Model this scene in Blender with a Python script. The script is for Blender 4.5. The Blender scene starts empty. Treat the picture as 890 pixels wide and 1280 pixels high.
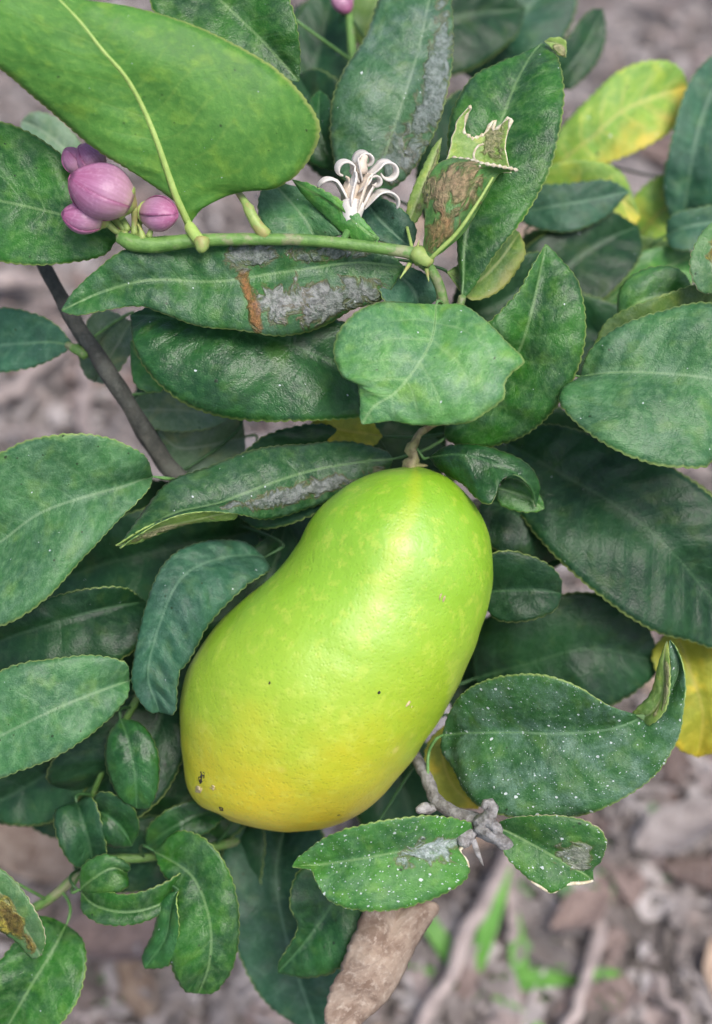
import bpy, math, random
import numpy as np
from mathutils import Vector, noise as mnoise

# ------------------------------------------------------------------ camera, sky, sun, exposure
S = 0.0002                 # one photo pixel at the focus distance, in metres
D0 = 0.34                  # focus distance
PITCH = math.radians(54)   # camera looks this far below the horizon
HC = 0.60                  # camera height above the soil
sc = bpy.context.scene
CAM = np.array([0.0, 0.0, HC])
FW = np.array([0.0, math.cos(PITCH), -math.sin(PITCH)])
UP = np.array([0.0, math.sin(PITCH), math.cos(PITCH)])
RT = np.array([1.0, 0.0, 0.0])
cd = bpy.data.cameras.new('camera')
cam = bpy.data.objects.new('camera', cd)
sc.collection.objects.link(cam)
cam.location = CAM
cam.rotation_euler = (math.pi / 2 - PITCH, 0, 0)
cd.sensor_fit = 'VERTICAL'
cd.sensor_height = 24
cd.lens = 12 / ((640 * S) / D0)
cd.clip_start = 0.01
cd.clip_end = 500
cd.dof.use_dof = True
cd.dof.focus_distance = D0 + 0.002
cd.dof.aperture_fstop = cd.lens / 7.0
cd.dof.aperture_blades = 0
sc.camera = cam

SUN_EL, SUN_AZ = math.radians(69), math.radians(132)     # azimuth clockwise from +Y
w = bpy.data.worlds.new('World'); sc.world = w; w.use_nodes = True
nt = w.node_tree; nt.nodes.clear()
sky = nt.nodes.new('ShaderNodeTexSky'); sky.sky_type = 'NISHITA'; sky.sun_disc = False
sky.sun_elevation = SUN_EL; sky.sun_rotation = SUN_AZ
sky.air_density = 1.0; sky.dust_density = 4.0; sky.ozone_density = 1.0
bg = nt.nodes.new('ShaderNodeBackground'); bg.inputs[1].default_value = 0.095
out = nt.nodes.new('ShaderNodeOutputWorld')
nt.links.new(sky.outputs[0], bg.inputs[0]); nt.links.new(bg.outputs[0], out.inputs[0])
sl = bpy.data.lights.new('sun', 'SUN'); sl.energy = 1.5; sl.angle = math.radians(26); sl.color = (1.0, 0.975, 0.94)
sun = bpy.data.objects.new('sun', sl); sc.collection.objects.link(sun)
sd = Vector((math.sin(SUN_AZ) * math.cos(SUN_EL), math.cos(SUN_AZ) * math.cos(SUN_EL), math.sin(SUN_EL)))
sun.rotation_euler = sd.to_track_quat('Z', 'Y').to_euler()
sun.location = sd * 3
sc.view_settings.view_transform = 'Standard'
sc.view_settings.look = 'None'
sc.view_settings.gamma = 1
sc.view_settings.exposure = 1.12
sc.cycles.use_denoising = True
sc.cycles.max_bounces = 6
sc.cycles.diffuse_bounces = 3
sc.cycles.glossy_bounces = 3
sc.cycles.transmission_bounces = 4
sc.cycles.use_adaptive_sampling = True
sc.cycles.adaptive_threshold = 0.025
sc.cycles.transparent_max_bounces = 8

# ------------------------------------------------------------------ coordinates
def P(p):
    """photo pixels (x, y) at depth z (same unit, measured away from the focus plane) -> world"""
    p = np.asarray(p, float)
    d = D0 + p[..., 2:3] * S
    return CAM + d * (FW + (p[..., 0:1] - 445) * S / D0 * RT + (640 - p[..., 1:2]) * S / D0 * UP)

def unP(wd):
    q = np.asarray(wd, float) - CAM
    d = q @ FW
    return np.array([445 + (q @ RT) / d * D0 / S, 640 - (q @ UP) / d * D0 / S, (d - D0) / S])

def ground(x, y, h=0.0):
    v = FW + (x - 445) * S / D0 * RT + (640 - y) * S / D0 * UP
    t = (h - CAM[2]) / v[2]
    return CAM + t * v

def spline(pts, n, ts=None):
    """Catmull-Rom through pts, n samples evenly spaced along the curve"""
    p = np.asarray(pts, float)
    a = np.vstack([2 * p[0] - p[1], p, 2 * p[-1] - p[-2]])
    o = []
    for i in range(len(p) - 1):
        p0, p1, p2, p3 = a[i:i + 4]
        t = np.linspace(0, 1, 24, endpoint=False)[:, None]
        o.append(0.5 * (2 * p1 + (p2 - p0) * t + (2 * p0 - 5 * p1 + 4 * p2 - p3) * t ** 2 + (3 * p1 - p0 - 3 * p2 + p3) * t ** 3))
    o.append(p[-1:])
    o = np.vstack(o)
    L = np.r_[0, np.cumsum(np.linalg.norm(np.diff(o, axis=0), axis=1))]
    L /= L[-1]
    if ts is None:
        ts = np.linspace(0, 1, n)
    return np.stack([np.interp(ts, L, o[:, k]) for k in range(o.shape[1])], 1)

# ------------------------------------------------------------------ objects
def link(name, me, parent=None, mats=()):
    o = bpy.data.objects.new(name, me)
    sc.collection.objects.link(o)
    for m in mats:
        me.materials.append(m)
    if parent is not None:
        o.parent = parent
        o.matrix_parent_inverse = parent.matrix_world.inverted()
    return o

def empty(name, loc):
    o = bpy.data.objects.new(name, None)
    sc.collection.objects.link(o)
    o.location = loc
    o.empty_display_size = 0.02
    bpy.context.view_layer.update()
    return o

def mesh(name, v, f, smooth=True):
    me = bpy.data.meshes.new(name)
    me.from_pydata([tuple(q) for q in v], [], f)
    if smooth:
        me.polygons.foreach_set('use_smooth', [True] * len(me.polygons))
    return me

def tag(o, label, cat=None, group=None, kind=None):
    if label: o['label'] = label
    if cat: o['category'] = cat
    if group: o['group'] = group
    if kind: o['kind'] = kind
    return o

# ------------------------------------------------------------------ material nodes
class NT:
    def __init__(s, name):
        s.m = bpy.data.materials.new(name); s.m.use_nodes = True
        s.t = s.m.node_tree; s.t.nodes.clear()
        s.out = s.t.nodes.new('ShaderNodeOutputMaterial')
    def n(s, ty, **kw):
        n = s.t.nodes.new(ty)
        for k, v in kw.items(): setattr(n, k, v)
        return n
    def put(s, sock, v):
        if isinstance(v, bpy.types.NodeSocket): s.t.links.new(v, sock)
        elif isinstance(v, (tuple, list)):
            sock.default_value = (*v, 1) if sock.type == 'RGBA' and len(v) == 3 else v
        else: sock.default_value = v
    def math(s, op, a, b=0.0, c=None, clamp=False):
        n = s.n('ShaderNodeMath', operation=op, use_clamp=clamp)
        s.put(n.inputs[0], a); s.put(n.inputs[1], b)
        if c is not None: s.put(n.inputs[2], c)
        return n.outputs[0]
    def vmath(s, op, a, b):
        n = s.n('ShaderNodeVectorMath', operation=op)
        s.put(n.inputs[0], a)
        if op == 'SCALE': s.put(n.inputs[3], b)
        else: s.put(n.inputs[1], b)
        return n.outputs[0]
    def mix(s, f, a, b, blend='MIX'):
        n = s.n('ShaderNodeMix', data_type='RGBA', blend_type=blend)
        s.put(n.inputs[0], f); s.put(n.inputs[6], a); s.put(n.inputs[7], b)
        return n.outputs[2]
    def noise(s, vec, scale, detail=3, rough=0.55, dist=0.0):
        n = s.n('ShaderNodeTexNoise')
        s.put(n.inputs['Vector'], vec); n.inputs['Scale'].default_value = scale
        n.inputs['Detail'].default_value = detail; n.inputs['Roughness'].default_value = rough
        n.inputs['Distortion'].default_value = dist
        return n.outputs[0]
    def voro(s, vec, scale, feature='F1', rnd=1.0):
        n = s.n('ShaderNodeTexVoronoi', feature=feature)
        s.put(n.inputs['Vector'], vec); n.inputs['Scale'].default_value = scale
        n.inputs['Randomness'].default_value = rnd
        return n
    def step(s, x, a, b):
        n = s.n('ShaderNodeMapRange', interpolation_type='SMOOTHSTEP')
        s.put(n.inputs[0], x); n.inputs[1].default_value = a; n.inputs[2].default_value = b
        return n.outputs[0]
    def ramp(s, f, stops):
        n = s.n('ShaderNodeValToRGB'); cr = n.color_ramp
        while len(cr.elements) < len(stops): cr.elements.new(0.5)
        for e, (p, c) in zip(cr.elements, stops): e.position = p; e.color = (*c, 1)
        s.put(n.inputs[0], f)
        return n.outputs[0]
    def sep(s, v):
        n = s.n('ShaderNodeSeparateXYZ'); s.put(n.inputs[0], v)
        return n.outputs
    def comb(s, x, y, z=0.0):
        n = s.n('ShaderNodeCombineXYZ')
        for i, q in enumerate((x, y, z)): s.put(n.inputs[i], q)
        return n.outputs[0]
    def uv(s, name):
        return s.n('ShaderNodeUVMap', uv_map=name).outputs[0]
    def obj(s):
        return s.n('ShaderNodeTexCoord').outputs['Object']
    def rnd(s):
        return s.n('ShaderNodeObjectInfo').outputs['Random']
    def bump(s, h, strength=0.3, dist=0.0005, normal=None):
        n = s.n('ShaderNodeBump'); n.inputs['Strength'].default_value = strength
        n.inputs['Distance'].default_value = dist
        s.put(n.inputs['Height'], h)
        if normal is not None: s.put(n.inputs['Normal'], normal)
        return n.outputs[0]
    def bsdf(s, col, rough=0.5, spec=0.5, normal=None, trans=0.0, tcol=None, **kw):
        b = s.n('ShaderNodeBsdfPrincipled')
        s.put(b.inputs['Base Color'], col); s.put(b.inputs['Roughness'], rough)
        s.put(b.inputs['Specular IOR Level'], spec)
        if normal is not None: s.put(b.inputs['Normal'], normal)
        for k, v in kw.items(): s.put(b.inputs[k.replace('_', ' ')], v)
        sh = b.outputs[0]
        if trans:
            t = s.n('ShaderNodeBsdfTranslucent'); s.put(t.inputs[0], tcol if tcol is not None else col)
            if normal is not None: s.put(t.inputs['Normal'], normal)
            mx = s.n('ShaderNodeMixShader'); s.put(mx.inputs[0], trans)
            s.t.links.new(sh, mx.inputs[1]); s.t.links.new(t.outputs[0], mx.inputs[2]); sh = mx.outputs[0]
        s.t.links.new(sh, s.out.inputs[0])
        return s.m

def leaf_mat(name, c1, c2, vein, rough=0.36, spec=0.34, white=0.022, dark=0.12, wsize=0.13, yellow=0.0, ycol=(0.5, 0.42, 0.05), yarea=(0, 1.0, 1.2),
             dmg=(), dust=0.1, dustcol=(0.20, 0.30, 0.22), trans=0.18, tcol=(0.12, 0.34, 0.02), veinf=0.09, bump=0.7, glands=0.22, edge=0.5, spacing=0.62):
    """citrus leaf skin. dmg: (u, v, ru, rv, colour, amount)"""
    s = NT(name)
    luv = s.uv('leaf'); real = s.uv('real')
    r = s.rnd()
    off = s.comb(s.math('MULTIPLY', r, 37.0), s.math('MULTIPLY', r, 91.0), 0)
    rc = s.vmath('ADD', real, off)
    u0, v0, _ = s.sep(luv)
    u = s.math('MULTIPLY_ADD', u0, 2.0, -1.0)
    au = s.math('ABSOLUTE', u)
    ra, rl, _ = s.sep(real)
    n1 = s.noise(rc, 0.8, 3); n2 = s.noise(rc, 5.0, 3, 0.62); n3 = s.noise(rc, 24, 2); ns = s.noise(rc, 0.7, 0)
    col = s.mix(s.step(n1, 0.33, 0.67), c1, c2)
    col = s.mix(s.math('MULTIPLY', s.step(n2, 0.4, 0.75), 0.45), col, tuple(0.5 * (a + b) for a, b in zip(c1, vein)))
    # lighter, yellower drifts in the green
    col = s.mix(s.math('MULTIPLY', s.step(s.noise(rc, 1.7, 2), 0.52, 0.72), 0.35), col, (c1[0] * 2.6 + 0.02, c1[1] * 1.6 + 0.01, c1[2] * 1.2))
    # per leaf tone
    fm = s.math('MULTIPLY_ADD', s.math('MULTIPLY', n2, n3), 1.1, 0.74)
    col = s.mix(1.0, col, s.comb(fm, fm, fm), 'MULTIPLY')
    val = s.math('MULTIPLY_ADD', r, 0.5, 0.75)
    col = s.mix(1.0, col, s.comb(val, s.math('MULTIPLY_ADD', val, 0.9, 0.1), val), 'MULTIPLY')
    # lateral veins
    wv = s.math('SUBTRACT', rl, s.math('MULTIPLY', s.math('ABSOLUTE', ra), 0.62))
    wv = s.math('ADD', wv, s.math('MULTIPLY', s.math('MULTIPLY_ADD', ns, 1, -0.5), 0.5))
    tri = s.math('PINGPONG', wv, spacing / 2)
    vl = s.math('SUBTRACT', 1.0, s.step(tri, 0.0, 0.07), clamp=True)
    vl = s.math('MULTIPLY', vl, s.math('SUBTRACT', 1.0, s.step(au, 0.35, 0.85)))
    net = s.voro(rc, 5.5, 'DISTANCE_TO_EDGE').outputs[0]
    nl = s.math('SUBTRACT', 1.0, s.step(net, 0.0, 0.07))
    vf = s.math('MULTIPLY', s.math('MAXIMUM', vl, s.math('MULTIPLY', nl, 0.22)), veinf)
    col = s.mix(vf, col, vein)
    mr = s.math('SUBTRACT', 1.0, s.step(s.math('ABSOLUTE', ra), 0.01, 0.06))
    col = s.mix(s.math('MULTIPLY', mr, 0.5), col, vein)
    # oil glands
    g = s.voro(rc, 13).outputs[0]
    gl = s.math('SUBTRACT', 1.0, s.step(g, 0.08, 0.24))
    col = s.mix(s.math('MULTIPLY', gl, glands), col, vein)
    # dusty bloom
    if dust:
        dn = s.step(s.noise(rc, 1.6, 5, 0.65), 0.4, 0.72)
        fine = s.step(n3, 0.3, 0.7)
        col = s.mix(s.math('MULTIPLY', s.math('MULTIPLY', dn, s.math('MULTIPLY_ADD', fine, 0.6, 0.4)), dust * 2.5, clamp=True), col, dustcol)
    if yellow:
        k = s.step(s.math('ADD', s.math('ADD', s.math('MULTIPLY', u, yarea[0]), s.math('MULTIPLY', v0, yarea[1])), s.math('MULTIPLY', s.math('SUBTRACT', n1, 0.5), yarea[2])), 0.35, 0.75)
        col = s.mix(s.math('MULTIPLY', k, yellow), col, ycol)
    rgh = s.math('MULTIPLY_ADD', s.math('SUBTRACT', n2, 0.5), 0.25, rough)
    hgt = s.math('ADD', s.math('MULTIPLY', vl, -0.12), s.math('ADD', s.math('MULTIPLY', n2, 0.8), s.math('MULTIPLY', n3, 0.3)))
    dm = None
    for (du, dv, ru, rv, dc, amt) in dmg:
        a = s.math('DIVIDE', s.math('SUBTRACT', u, du), ru); b = s.math('DIVIDE', s.math('SUBTRACT', v0, dv), rv)
        dd = s.math('SQRT', s.math('ADD', s.math('MULTIPLY', a, a), s.math('MULTIPLY', b, b)))
        nn = s.noise(rc, 2.2, 4, 0.6, 0.8)
        dd = s.math('ADD', dd, s.math('MULTIPLY', s.math('SUBTRACT', nn, 0.5), 3.4))
        mk = s.math('MULTIPLY', s.math('MULTIPLY', s.math('SUBTRACT', 1.0, s.step(dd, 0.6, 1.1)), amt), s.math('MULTIPLY_ADD', n2, 0.9, 0.45), clamp=True)
        rimk = s.math('MULTIPLY', s.math('SUBTRACT', s.step(dd, 0.75, 0.98), s.step(dd, 0.98, 1.2)), 0.6 * amt)
        col = s.mix(rimk, col, (0.13, 0.09, 0.035))
        dcol = s.mix(s.step(s.noise(rc, 7, 4, 0.7), 0.38, 0.62), dc, tuple(q * 0.42 for q in dc))
        col = s.mix(mk, col, dcol)
        dm = mk if dm is None else s.math('MAXIMUM', dm, mk)
    if dm is not None:
        rgh = s.math('ADD', rgh, s.math('MULTIPLY', dm, 0.2))
        hgt = s.math('ADD', hgt, s.math('MULTIPLY', s.math('MULTIPLY', dm, s.noise(rc, 6, 5, 0.7)), 3.0))
    if edge:
        col = s.mix(s.math('MULTIPLY', s.step(au, 0.965, 0.995), edge), col, (0.34, 0.42, 0.12))
    for dens, scl, size, cc in ((white, 5.0, wsize, (0.62, 0.68, 0.66)), (white * 0.8, 9.0, wsize * 1.1, (0.55, 0.62, 0.6)), (white - 0.2, 17.0, wsize * 1.3, (0.5, 0.58, 0.55)), (dark, 3.0, 0.10, (0.012, 0.016, 0.01)), (dark * 0.8, 6.5, 0.15, (0.02, 0.03, 0.015))):
        if dens <= 0: continue
        vr = s.voro(s.vmath('ADD', rc, s.vmath('SCALE', s.comb(n3, n2, 0), 0.05)), scl)
        cr, cg, _ = s.sep(vr.outputs[1])
        on = s.math('LESS_THAN', cr, dens)
        rad = s.math('MULTIPLY_ADD', s.math('POWER', cg, 2.5), size * 1.1, size * 0.35)
        mk = s.math('MULTIPLY', on, s.math('LESS_THAN', vr.outputs[0], rad))
        col = s.mix(s.math('MULTIPLY', mk, 0.85), col, cc)
    nrm = s.bump(hgt, bump, 0.0006)
    return s.bsdf(col, rgh, spec, nrm, trans, tcol)

G1, G2, GV = (0.028, 0.138, 0.015), (0.010, 0.060, 0.012), (0.19, 0.32, 0.12)
SILVER, BROWN, TAN, GREY = (0.40, 0.40, 0.38), (0.20, 0.11, 0.05), (0.42, 0.33, 0.2), (0.30, 0.31, 0.30)
M = {}
M['green'] = leaf_mat('leaf_green', G1, G2, GV, dust=0.07)
M['dark'] = leaf_mat('leaf_dark', (0.016, 0.088, 0.016), (0.007, 0.042, 0.012), (0.07, 0.18, 0.06), dust=0.03, rough=0.33, spec=0.42)
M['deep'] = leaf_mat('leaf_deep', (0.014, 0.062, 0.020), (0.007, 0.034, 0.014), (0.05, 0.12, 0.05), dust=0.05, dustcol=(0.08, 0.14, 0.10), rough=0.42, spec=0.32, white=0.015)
M['dusty'] = leaf_mat('leaf_dusty', (0.045, 0.150, 0.045), (0.024, 0.092, 0.032), (0.22, 0.34, 0.18), dust=0.16, dustcol=(0.15, 0.27, 0.17), rough=0.42, white=0.035, dark=0.14)
M['bright'] = leaf_mat('leaf_bright', (0.06, 0.22, 0.035), (0.03, 0.13, 0.03), (0.26, 0.42, 0.14), dust=0.10, white=0.05, dark=0.06)
M['centre'] = leaf_mat('leaf_centre', (0.085, 0.25, 0.055), (0.05, 0.165, 0.06), (0.30, 0.46, 0.2), dust=0.2, dustcol=(0.22, 0.36, 0.22), white=0.04, dark=0.12, rough=0.40, veinf=0.26)
M['speckle'] = leaf_mat('leaf_speckled', (0.05, 0.19, 0.025), (0.025, 0.115, 0.028), (0.2, 0.34, 0.12), white=0.85, wsize=0.155, dust=0.10, rough=0.5, dmg=((0.05, 0.25, 0.30, 0.16, (0.5, 0.55, 0.56), 0.9),))
M['speckle2'] = leaf_mat('leaf_speckled_bluish', (0.040, 0.145, 0.036), (0.020, 0.085, 0.028), (0.2, 0.34, 0.18), white=0.75, wsize=0.135, dust=0.34, dustcol=(0.15, 0.26, 0.19), rough=0.46)
M['speckle3'] = leaf_mat('leaf_speckled_small', (0.045, 0.18, 0.025), (0.022, 0.10, 0.026), (0.26, 0.4, 0.16), white=0.75, wsize=0.14, dust=0.06, rough=0.45, dmg=((0.25, 0.72, 0.35, 0.12, (0.45, 0.44, 0.38), 0.8),))
M['mined'] = leaf_mat('leaf_mined', (0.035, 0.145, 0.032), (0.016, 0.075, 0.025), (0.2, 0.33, 0.13), white=0.03, dust=0.14,
                      dmg=((-0.45, 0.36, 0.28, 0.09, SILVER, 0.95), (-0.65, 0.22, 0.3, 0.12, GREY, 0.9), (-0.5, 0.46, 0.5, 0.018, (0.36, 0.16, 0.06), 0.9), (0.6, 0.42, 0.3, 0.07, GREY, 0.9), (0.5, 0.22, 0.3, 0.08, GREY, 0.8)))
M['mined2'] = leaf_mat('leaf_mined_strip', (0.026, 0.10, 0.030), (0.013, 0.055, 0.022), (0.18, 0.3, 0.12), white=0.03, dust=0.10,
                       dmg=((-0.5, 0.35, 0.24, 0.22, GREY, 0.9),))
M['silver'] = leaf_mat('leaf_silvered', (0.04, 0.12, 0.045), (0.022, 0.08, 0.034), (0.2, 0.3, 0.17), white=0.03, dust=0.22, dustcol=(0.2, 0.27, 0.24),
                       dmg=((0.65, 0.45, 0.32, 0.3, (0.33, 0.36, 0.36), 0.75), (0.3, 0.15, 0.4, 0.1, (0.3, 0.33, 0.33), 0.6)))
M['rolled'] = leaf_mat('leaf_rolled_brown', (0.07, 0.2, 0.04), (0.04, 0.12, 0.03), (0.3, 0.36, 0.14), white=0.0, dust=0.1, dark=0.2,
                       dmg=((-0.15, 0.66, 0.75, 0.26, (0.42, 0.29, 0.17), 0.95), (-0.1, 0.24, 0.7, 0.15, (0.36, 0.22, 0.10), 0.9)))
M['torn'] = leaf_mat('leaf_torn_pale', (0.22, 0.34, 0.07), (0.13, 0.24, 0.05), (0.45, 0.5, 0.25), white=0.0, dust=0.05, dark=0.1, edge=1.0, trans=0.25,
                     dmg=((0.5, 0.6, 0.4, 0.3, (0.5, 0.42, 0.26), 0.8),))
M['yellow'] = leaf_mat('leaf_yellowing', (0.24, 0.42, 0.06), (0.15, 0.33, 0.05), (0.60, 0.50, 0.14), yellow=0.95, ycol=(0.66, 0.52, 0.07), yarea=(0.3, 0.5, 1.4), dust=0.08, white=0.04, rough=0.5, trans=0.2, tcol=(0.4, 0.4, 0.05), veinf=0.35)
M['olive'] = leaf_mat('leaf_olive', (0.10, 0.20, 0.04), (0.06, 0.13, 0.03), (0.3, 0.34, 0.12), yellow=0.5, ycol=(0.30, 0.26, 0.05), yarea=(0.6, 0.2, 1.5), dust=0.12, rough=0.5)
M['amber'] = leaf_mat('leaf_amber', (0.35, 0.36, 0.03), (0.2, 0.26, 0.03), (0.5, 0.42, 0.08), yellow=0.9, ycol=(0.50, 0.36, 0.015), yarea=(0, 0.6, 1.0), dust=0.0, rough=0.5, trans=0.25, tcol=(0.5, 0.4, 0.02))
M['teal'] = leaf_mat('leaf_bluish', (0.026, 0.098, 0.050), (0.014, 0.060, 0.034), (0.12, 0.24, 0.14), dust=0.10, dustcol=(0.15, 0.25, 0.20), white=0.04, rough=0.5)
M['pale'] = leaf_mat('leaf_pale', (0.13, 0.22, 0.12), (0.09, 0.17, 0.09), (0.3, 0.38, 0.25), dust=0.2, dustcol=(0.3, 0.36, 0.32), white=0.03, rough=0.55)
M['blotched'] = leaf_mat('leaf_blotched', (0.08, 0.2, 0.06), (0.05, 0.14, 0.05), (0.3, 0.38, 0.2), dust=0.1, white=0.0,
                         dmg=((0.4, 0.5, 0.5, 0.4, (0.45, 0.36, 0.05), 0.9), (0.3, 0.6, 0.3, 0.25, (0.10, 0.06, 0.02), 0.9)))
M['under'] = leaf_mat('leaf_underside', (0.095, 0.275, 0.045), (0.068, 0.215, 0.036), (0.26, 0.40, 0.08), rough=0.5, spec=0.35, white=0.16, wsize=0.08, dark=0.10, dust=0.0, trans=0.35, tcol=(0.2, 0.45, 0.03), veinf=0.18, bump=0.35, glands=0.35,
                      yellow=0.5, ycol=(0.17, 0.32, 0.025), yarea=(0.1, 0.3, 1.0), spacing=0.8, edge=0.9)
M['under_dull'] = leaf_mat('leaf_underside_dull', (0.13, 0.24, 0.09), (0.09, 0.18, 0.06), (0.3, 0.4, 0.2), rough=0.6, spec=0.3, white=0.0, dark=0.04, dust=0.0, trans=0.25, tcol=(0.2, 0.4, 0.05), veinf=0.25, bump=0.3)

def simple_mat(name, c1, c2, scale=600, rough=0.55, spec=0.4, bump=0.3, dist=0.0004, c3=None, s3=150, amt3=0.5, trans=0.0, **kw):
    s = NT(name); o = s.obj()
    n = s.noise(o, scale, 5, 0.6)
    col = s.mix(s.step(n, 0.35, 0.65), c1, c2)
    if c3 is not None: col = s.mix(s.math('MULTIPLY', s.step(s.noise(o, s3, 4, 0.65), 0.5, 0.62), amt3), col, c3)
    r = s.rnd()
    val = s.math('MULTIPLY_ADD', r, 0.3, 0.85)
    col = s.mix(1.0, col, s.comb(val, val, val), 'MULTIPLY')
    return s.bsdf(col, rough, spec, s.bump(s.noise(o, scale * 1.7, 4, 0.65), bump, dist), trans, col if trans else None, **kw)

M['rim'] = simple_mat('leaf_margin', (0.30, 0.40, 0.11), (0.18, 0.30, 0.07), 900, 0.55)
M['rim_dry'] = simple_mat('leaf_margin_dry', (0.62, 0.58, 0.45), (0.45, 0.38, 0.24), 900, 0.7)
M['rib'] = simple_mat('midrib_skin', (0.12, 0.25, 0.075), (0.08, 0.19, 0.05), 500, 0.5)
M['rib_pale'] = simple_mat('midrib_pale', (0.30, 0.40, 0.11), (0.23, 0.34, 0.08), 500, 0.5)
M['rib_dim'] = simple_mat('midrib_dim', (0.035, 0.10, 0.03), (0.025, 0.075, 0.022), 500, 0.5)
M['shoot'] = simple_mat('green_twig_skin', (0.115, 0.225, 0.05), (0.075, 0.165, 0.035), 350, 0.5, c3=(0.23, 0.22, 0.13), s3=140, amt3=0.75, bump=0.8)
M['bark'] = simple_mat('grey_bark', (0.085, 0.085, 0.072), (0.045, 0.048, 0.042), 260, 0.8, 0.25, 0.8, 0.001, c3=(0.16, 0.165, 0.14), s3=130)
M['bark_pale'] = simple_mat('pale_scaly_bark', (0.30, 0.29, 0.28), (0.15, 0.14, 0.13), 500, 0.85, 0.2, 0.9, 0.001, c3=(0.42, 0.41, 0.42), s3=200)
M['calyx'] = simple_mat('calyx_skin', (0.28, 0.36, 0.10), (0.2, 0.3, 0.08), 400, 0.5, c3=(0.35, 0.22, 0.10), s3=200)
M['stalk'] = simple_mat('stalk_skin', (0.26, 0.25, 0.10), (0.16, 0.13, 0.06), 400, 0.7, bump=0.7, c3=(0.34, 0.28, 0.16), s3=260)
M['black'] = simple_mat('black_crust', (0.012, 0.011, 0.01), (0.03, 0.026, 0.02), 900, 0.7)
M['white_petal'] = simple_mat('white_petal', (0.80, 0.77, 0.72), (0.72, 0.66, 0.60), 300, 0.5, trans=0.2)
M['tan_petal'] = simple_mat('withered_petal', (0.58, 0.48, 0.38), (0.70, 0.62, 0.52), 300, 0.6)
M['pale_crust'] = simple_mat('pale_crust', (0.44, 0.37, 0.20), (0.34, 0.27, 0.13), 900, 0.8)

def petal_mat():
    s = NT('pink_petal')
    u, v, _ = s.sep(s.uv('leaf')); o = s.obj()
    c = s.ramp(v, [(0.0, (0.42, 0.33, 0.22)), (0.18, (0.40, 0.22, 0.28)), (0.55, (0.33, 0.15, 0.25)), (1.0, (0.33, 0.08, 0.19))])
    au = s.math('ABSOLUTE', s.math('MULTIPLY_ADD', u, 2, -1))
    c = s.mix(s.math('MULTIPLY', s.step(au, 0.7, 1.0), 0.75), c, (0.20, 0.03, 0.11))
    st = s.noise(s.comb(s.math('MULTIPLY', u, 30.0), s.math('MULTIPLY', v, 2.5), s.rnd()), 1.0, 3)
    c = s.mix(s.math('MULTIPLY', s.step(st, 0.4, 0.7), 0.3), c, (0.58, 0.30, 0.46))
    c = s.mix(s.math('MULTIPLY', s.step(s.noise(o, 900, 4), 0.5, 0.7), 0.25), c, (0.62, 0.38, 0.5))
    return s.bsdf(c, 0.42, 0.45, s.bump(s.noise(o, 1500, 3), 0.25, 0.0003), 0.1, c)
M['petal'] = petal_mat()

def lemon_mat():
    s = NT('lemon_peel')
    o = s.obj(); luv = s.uv('leaf')
    u, v, _ = s.sep(luv)
    n1 = s.noise(o, 38, 4, 0.6); n2 = s.noise(o, 120, 4, 0.6)
    t = s.math('ADD', v, s.math('MULTIPLY', s.math('SUBTRACT', n1, 0.5), 0.42))
    t = s.math('ADD', t, s.math('MULTIPLY', s.math('SUBTRACT', n2, 0.5), 0.12))
    t = s.math('ADD', t, s.math('MULTIPLY', s.math('COSINE', s.math('MULTIPLY', u, 2 * math.pi)), 0.085))
    col = s.ramp(t, [(0.0, (0.19, 0.39, 0.010)), (0.35, (0.225, 0.42, 0.014)), (0.66, (0.30, 0.44, 0.016)), (0.84, (0.47, 0.45, 0.014)), (1.0, (0.58, 0.46, 0.012))])
    # paler yellowish streak running down from the stalk
    st = s.math('SUBTRACT', 1.0, s.step(s.math('ABSOLUTE', s.math('SUBTRACT', s.math('ADD', u, s.math('MULTIPLY', n2, 0.06)), 0.28)), 0.0, 0.035))
    st = s.math('MULTIPLY', st, s.math('SUBTRACT', 1.0, s.step(v, 0.25, 0.55)))
    col = s.mix(s.math('MULTIPLY', st, 0.4), col, (0.42, 0.47, 0.012))
    col = s.mix(s.math('MULTIPLY', s.step(s.noise(o, 260, 4, 0.7), 0.5, 0.66), 0.32), col, (0.50, 0.55, 0.07))
    pores = s.voro(o, 900, 'SMOOTH_F1'); pores.inputs['Smoothness'].default_value = 0.35
    pr = s.math('SUBTRACT', 1.0, s.step(pores.outputs[0], 0.05, 0.45))
    col = s.mix(s.math('MULTIPLY', pr, 0.24), col, (0.20, 0.32, 0.01))
    vr = s.voro(o, 120); cr, cg, _ = s.sep(vr.outputs[1])
    mk = s.math('MULTIPLY', s.math('LESS_THAN', cr, 0.16), s.math('LESS_THAN', vr.outputs[0], s.math('MULTIPLY_ADD', cg, 0.06, 0.03)))
    col = s.mix(s.math('MULTIPLY', mk, 0.75), col, (0.06, 0.05, 0.02))
    vr = s.voro(o, 75); cr, cg, _ = s.sep(vr.outputs[1])
    mk = s.math('MULTIPLY', s.math('LESS_THAN', cr, 0.3), s.math('SUBTRACT', 1.0, s.step(vr.outputs[0], 0.04, 0.16)))
    col = s.mix(s.math('MULTIPLY', mk, 0.6), col, (0.66, 0.52, 0.16))
    h = s.math('ADD', s.math('MULTIPLY', pr, -0.28), s.math('ADD', s.math('MULTIPLY', n2, 0.9), s.math('MULTIPLY', s.noise(o, 500, 3, 0.6), 0.9)))
    return s.bsdf(col, s.math('MULTIPLY_ADD', n2, 0.3, 0.32), 0.5, s.bump(h, 0.38, 0.0006), Subsurface_Weight=0.15,
                  Subsurface_Radius=(0.004, 0.003, 0.0006), Subsurface_Scale=0.6, Coat_Weight=0.7, Coat_Roughness=0.44)
M['lemon'] = lemon_mat()

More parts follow.
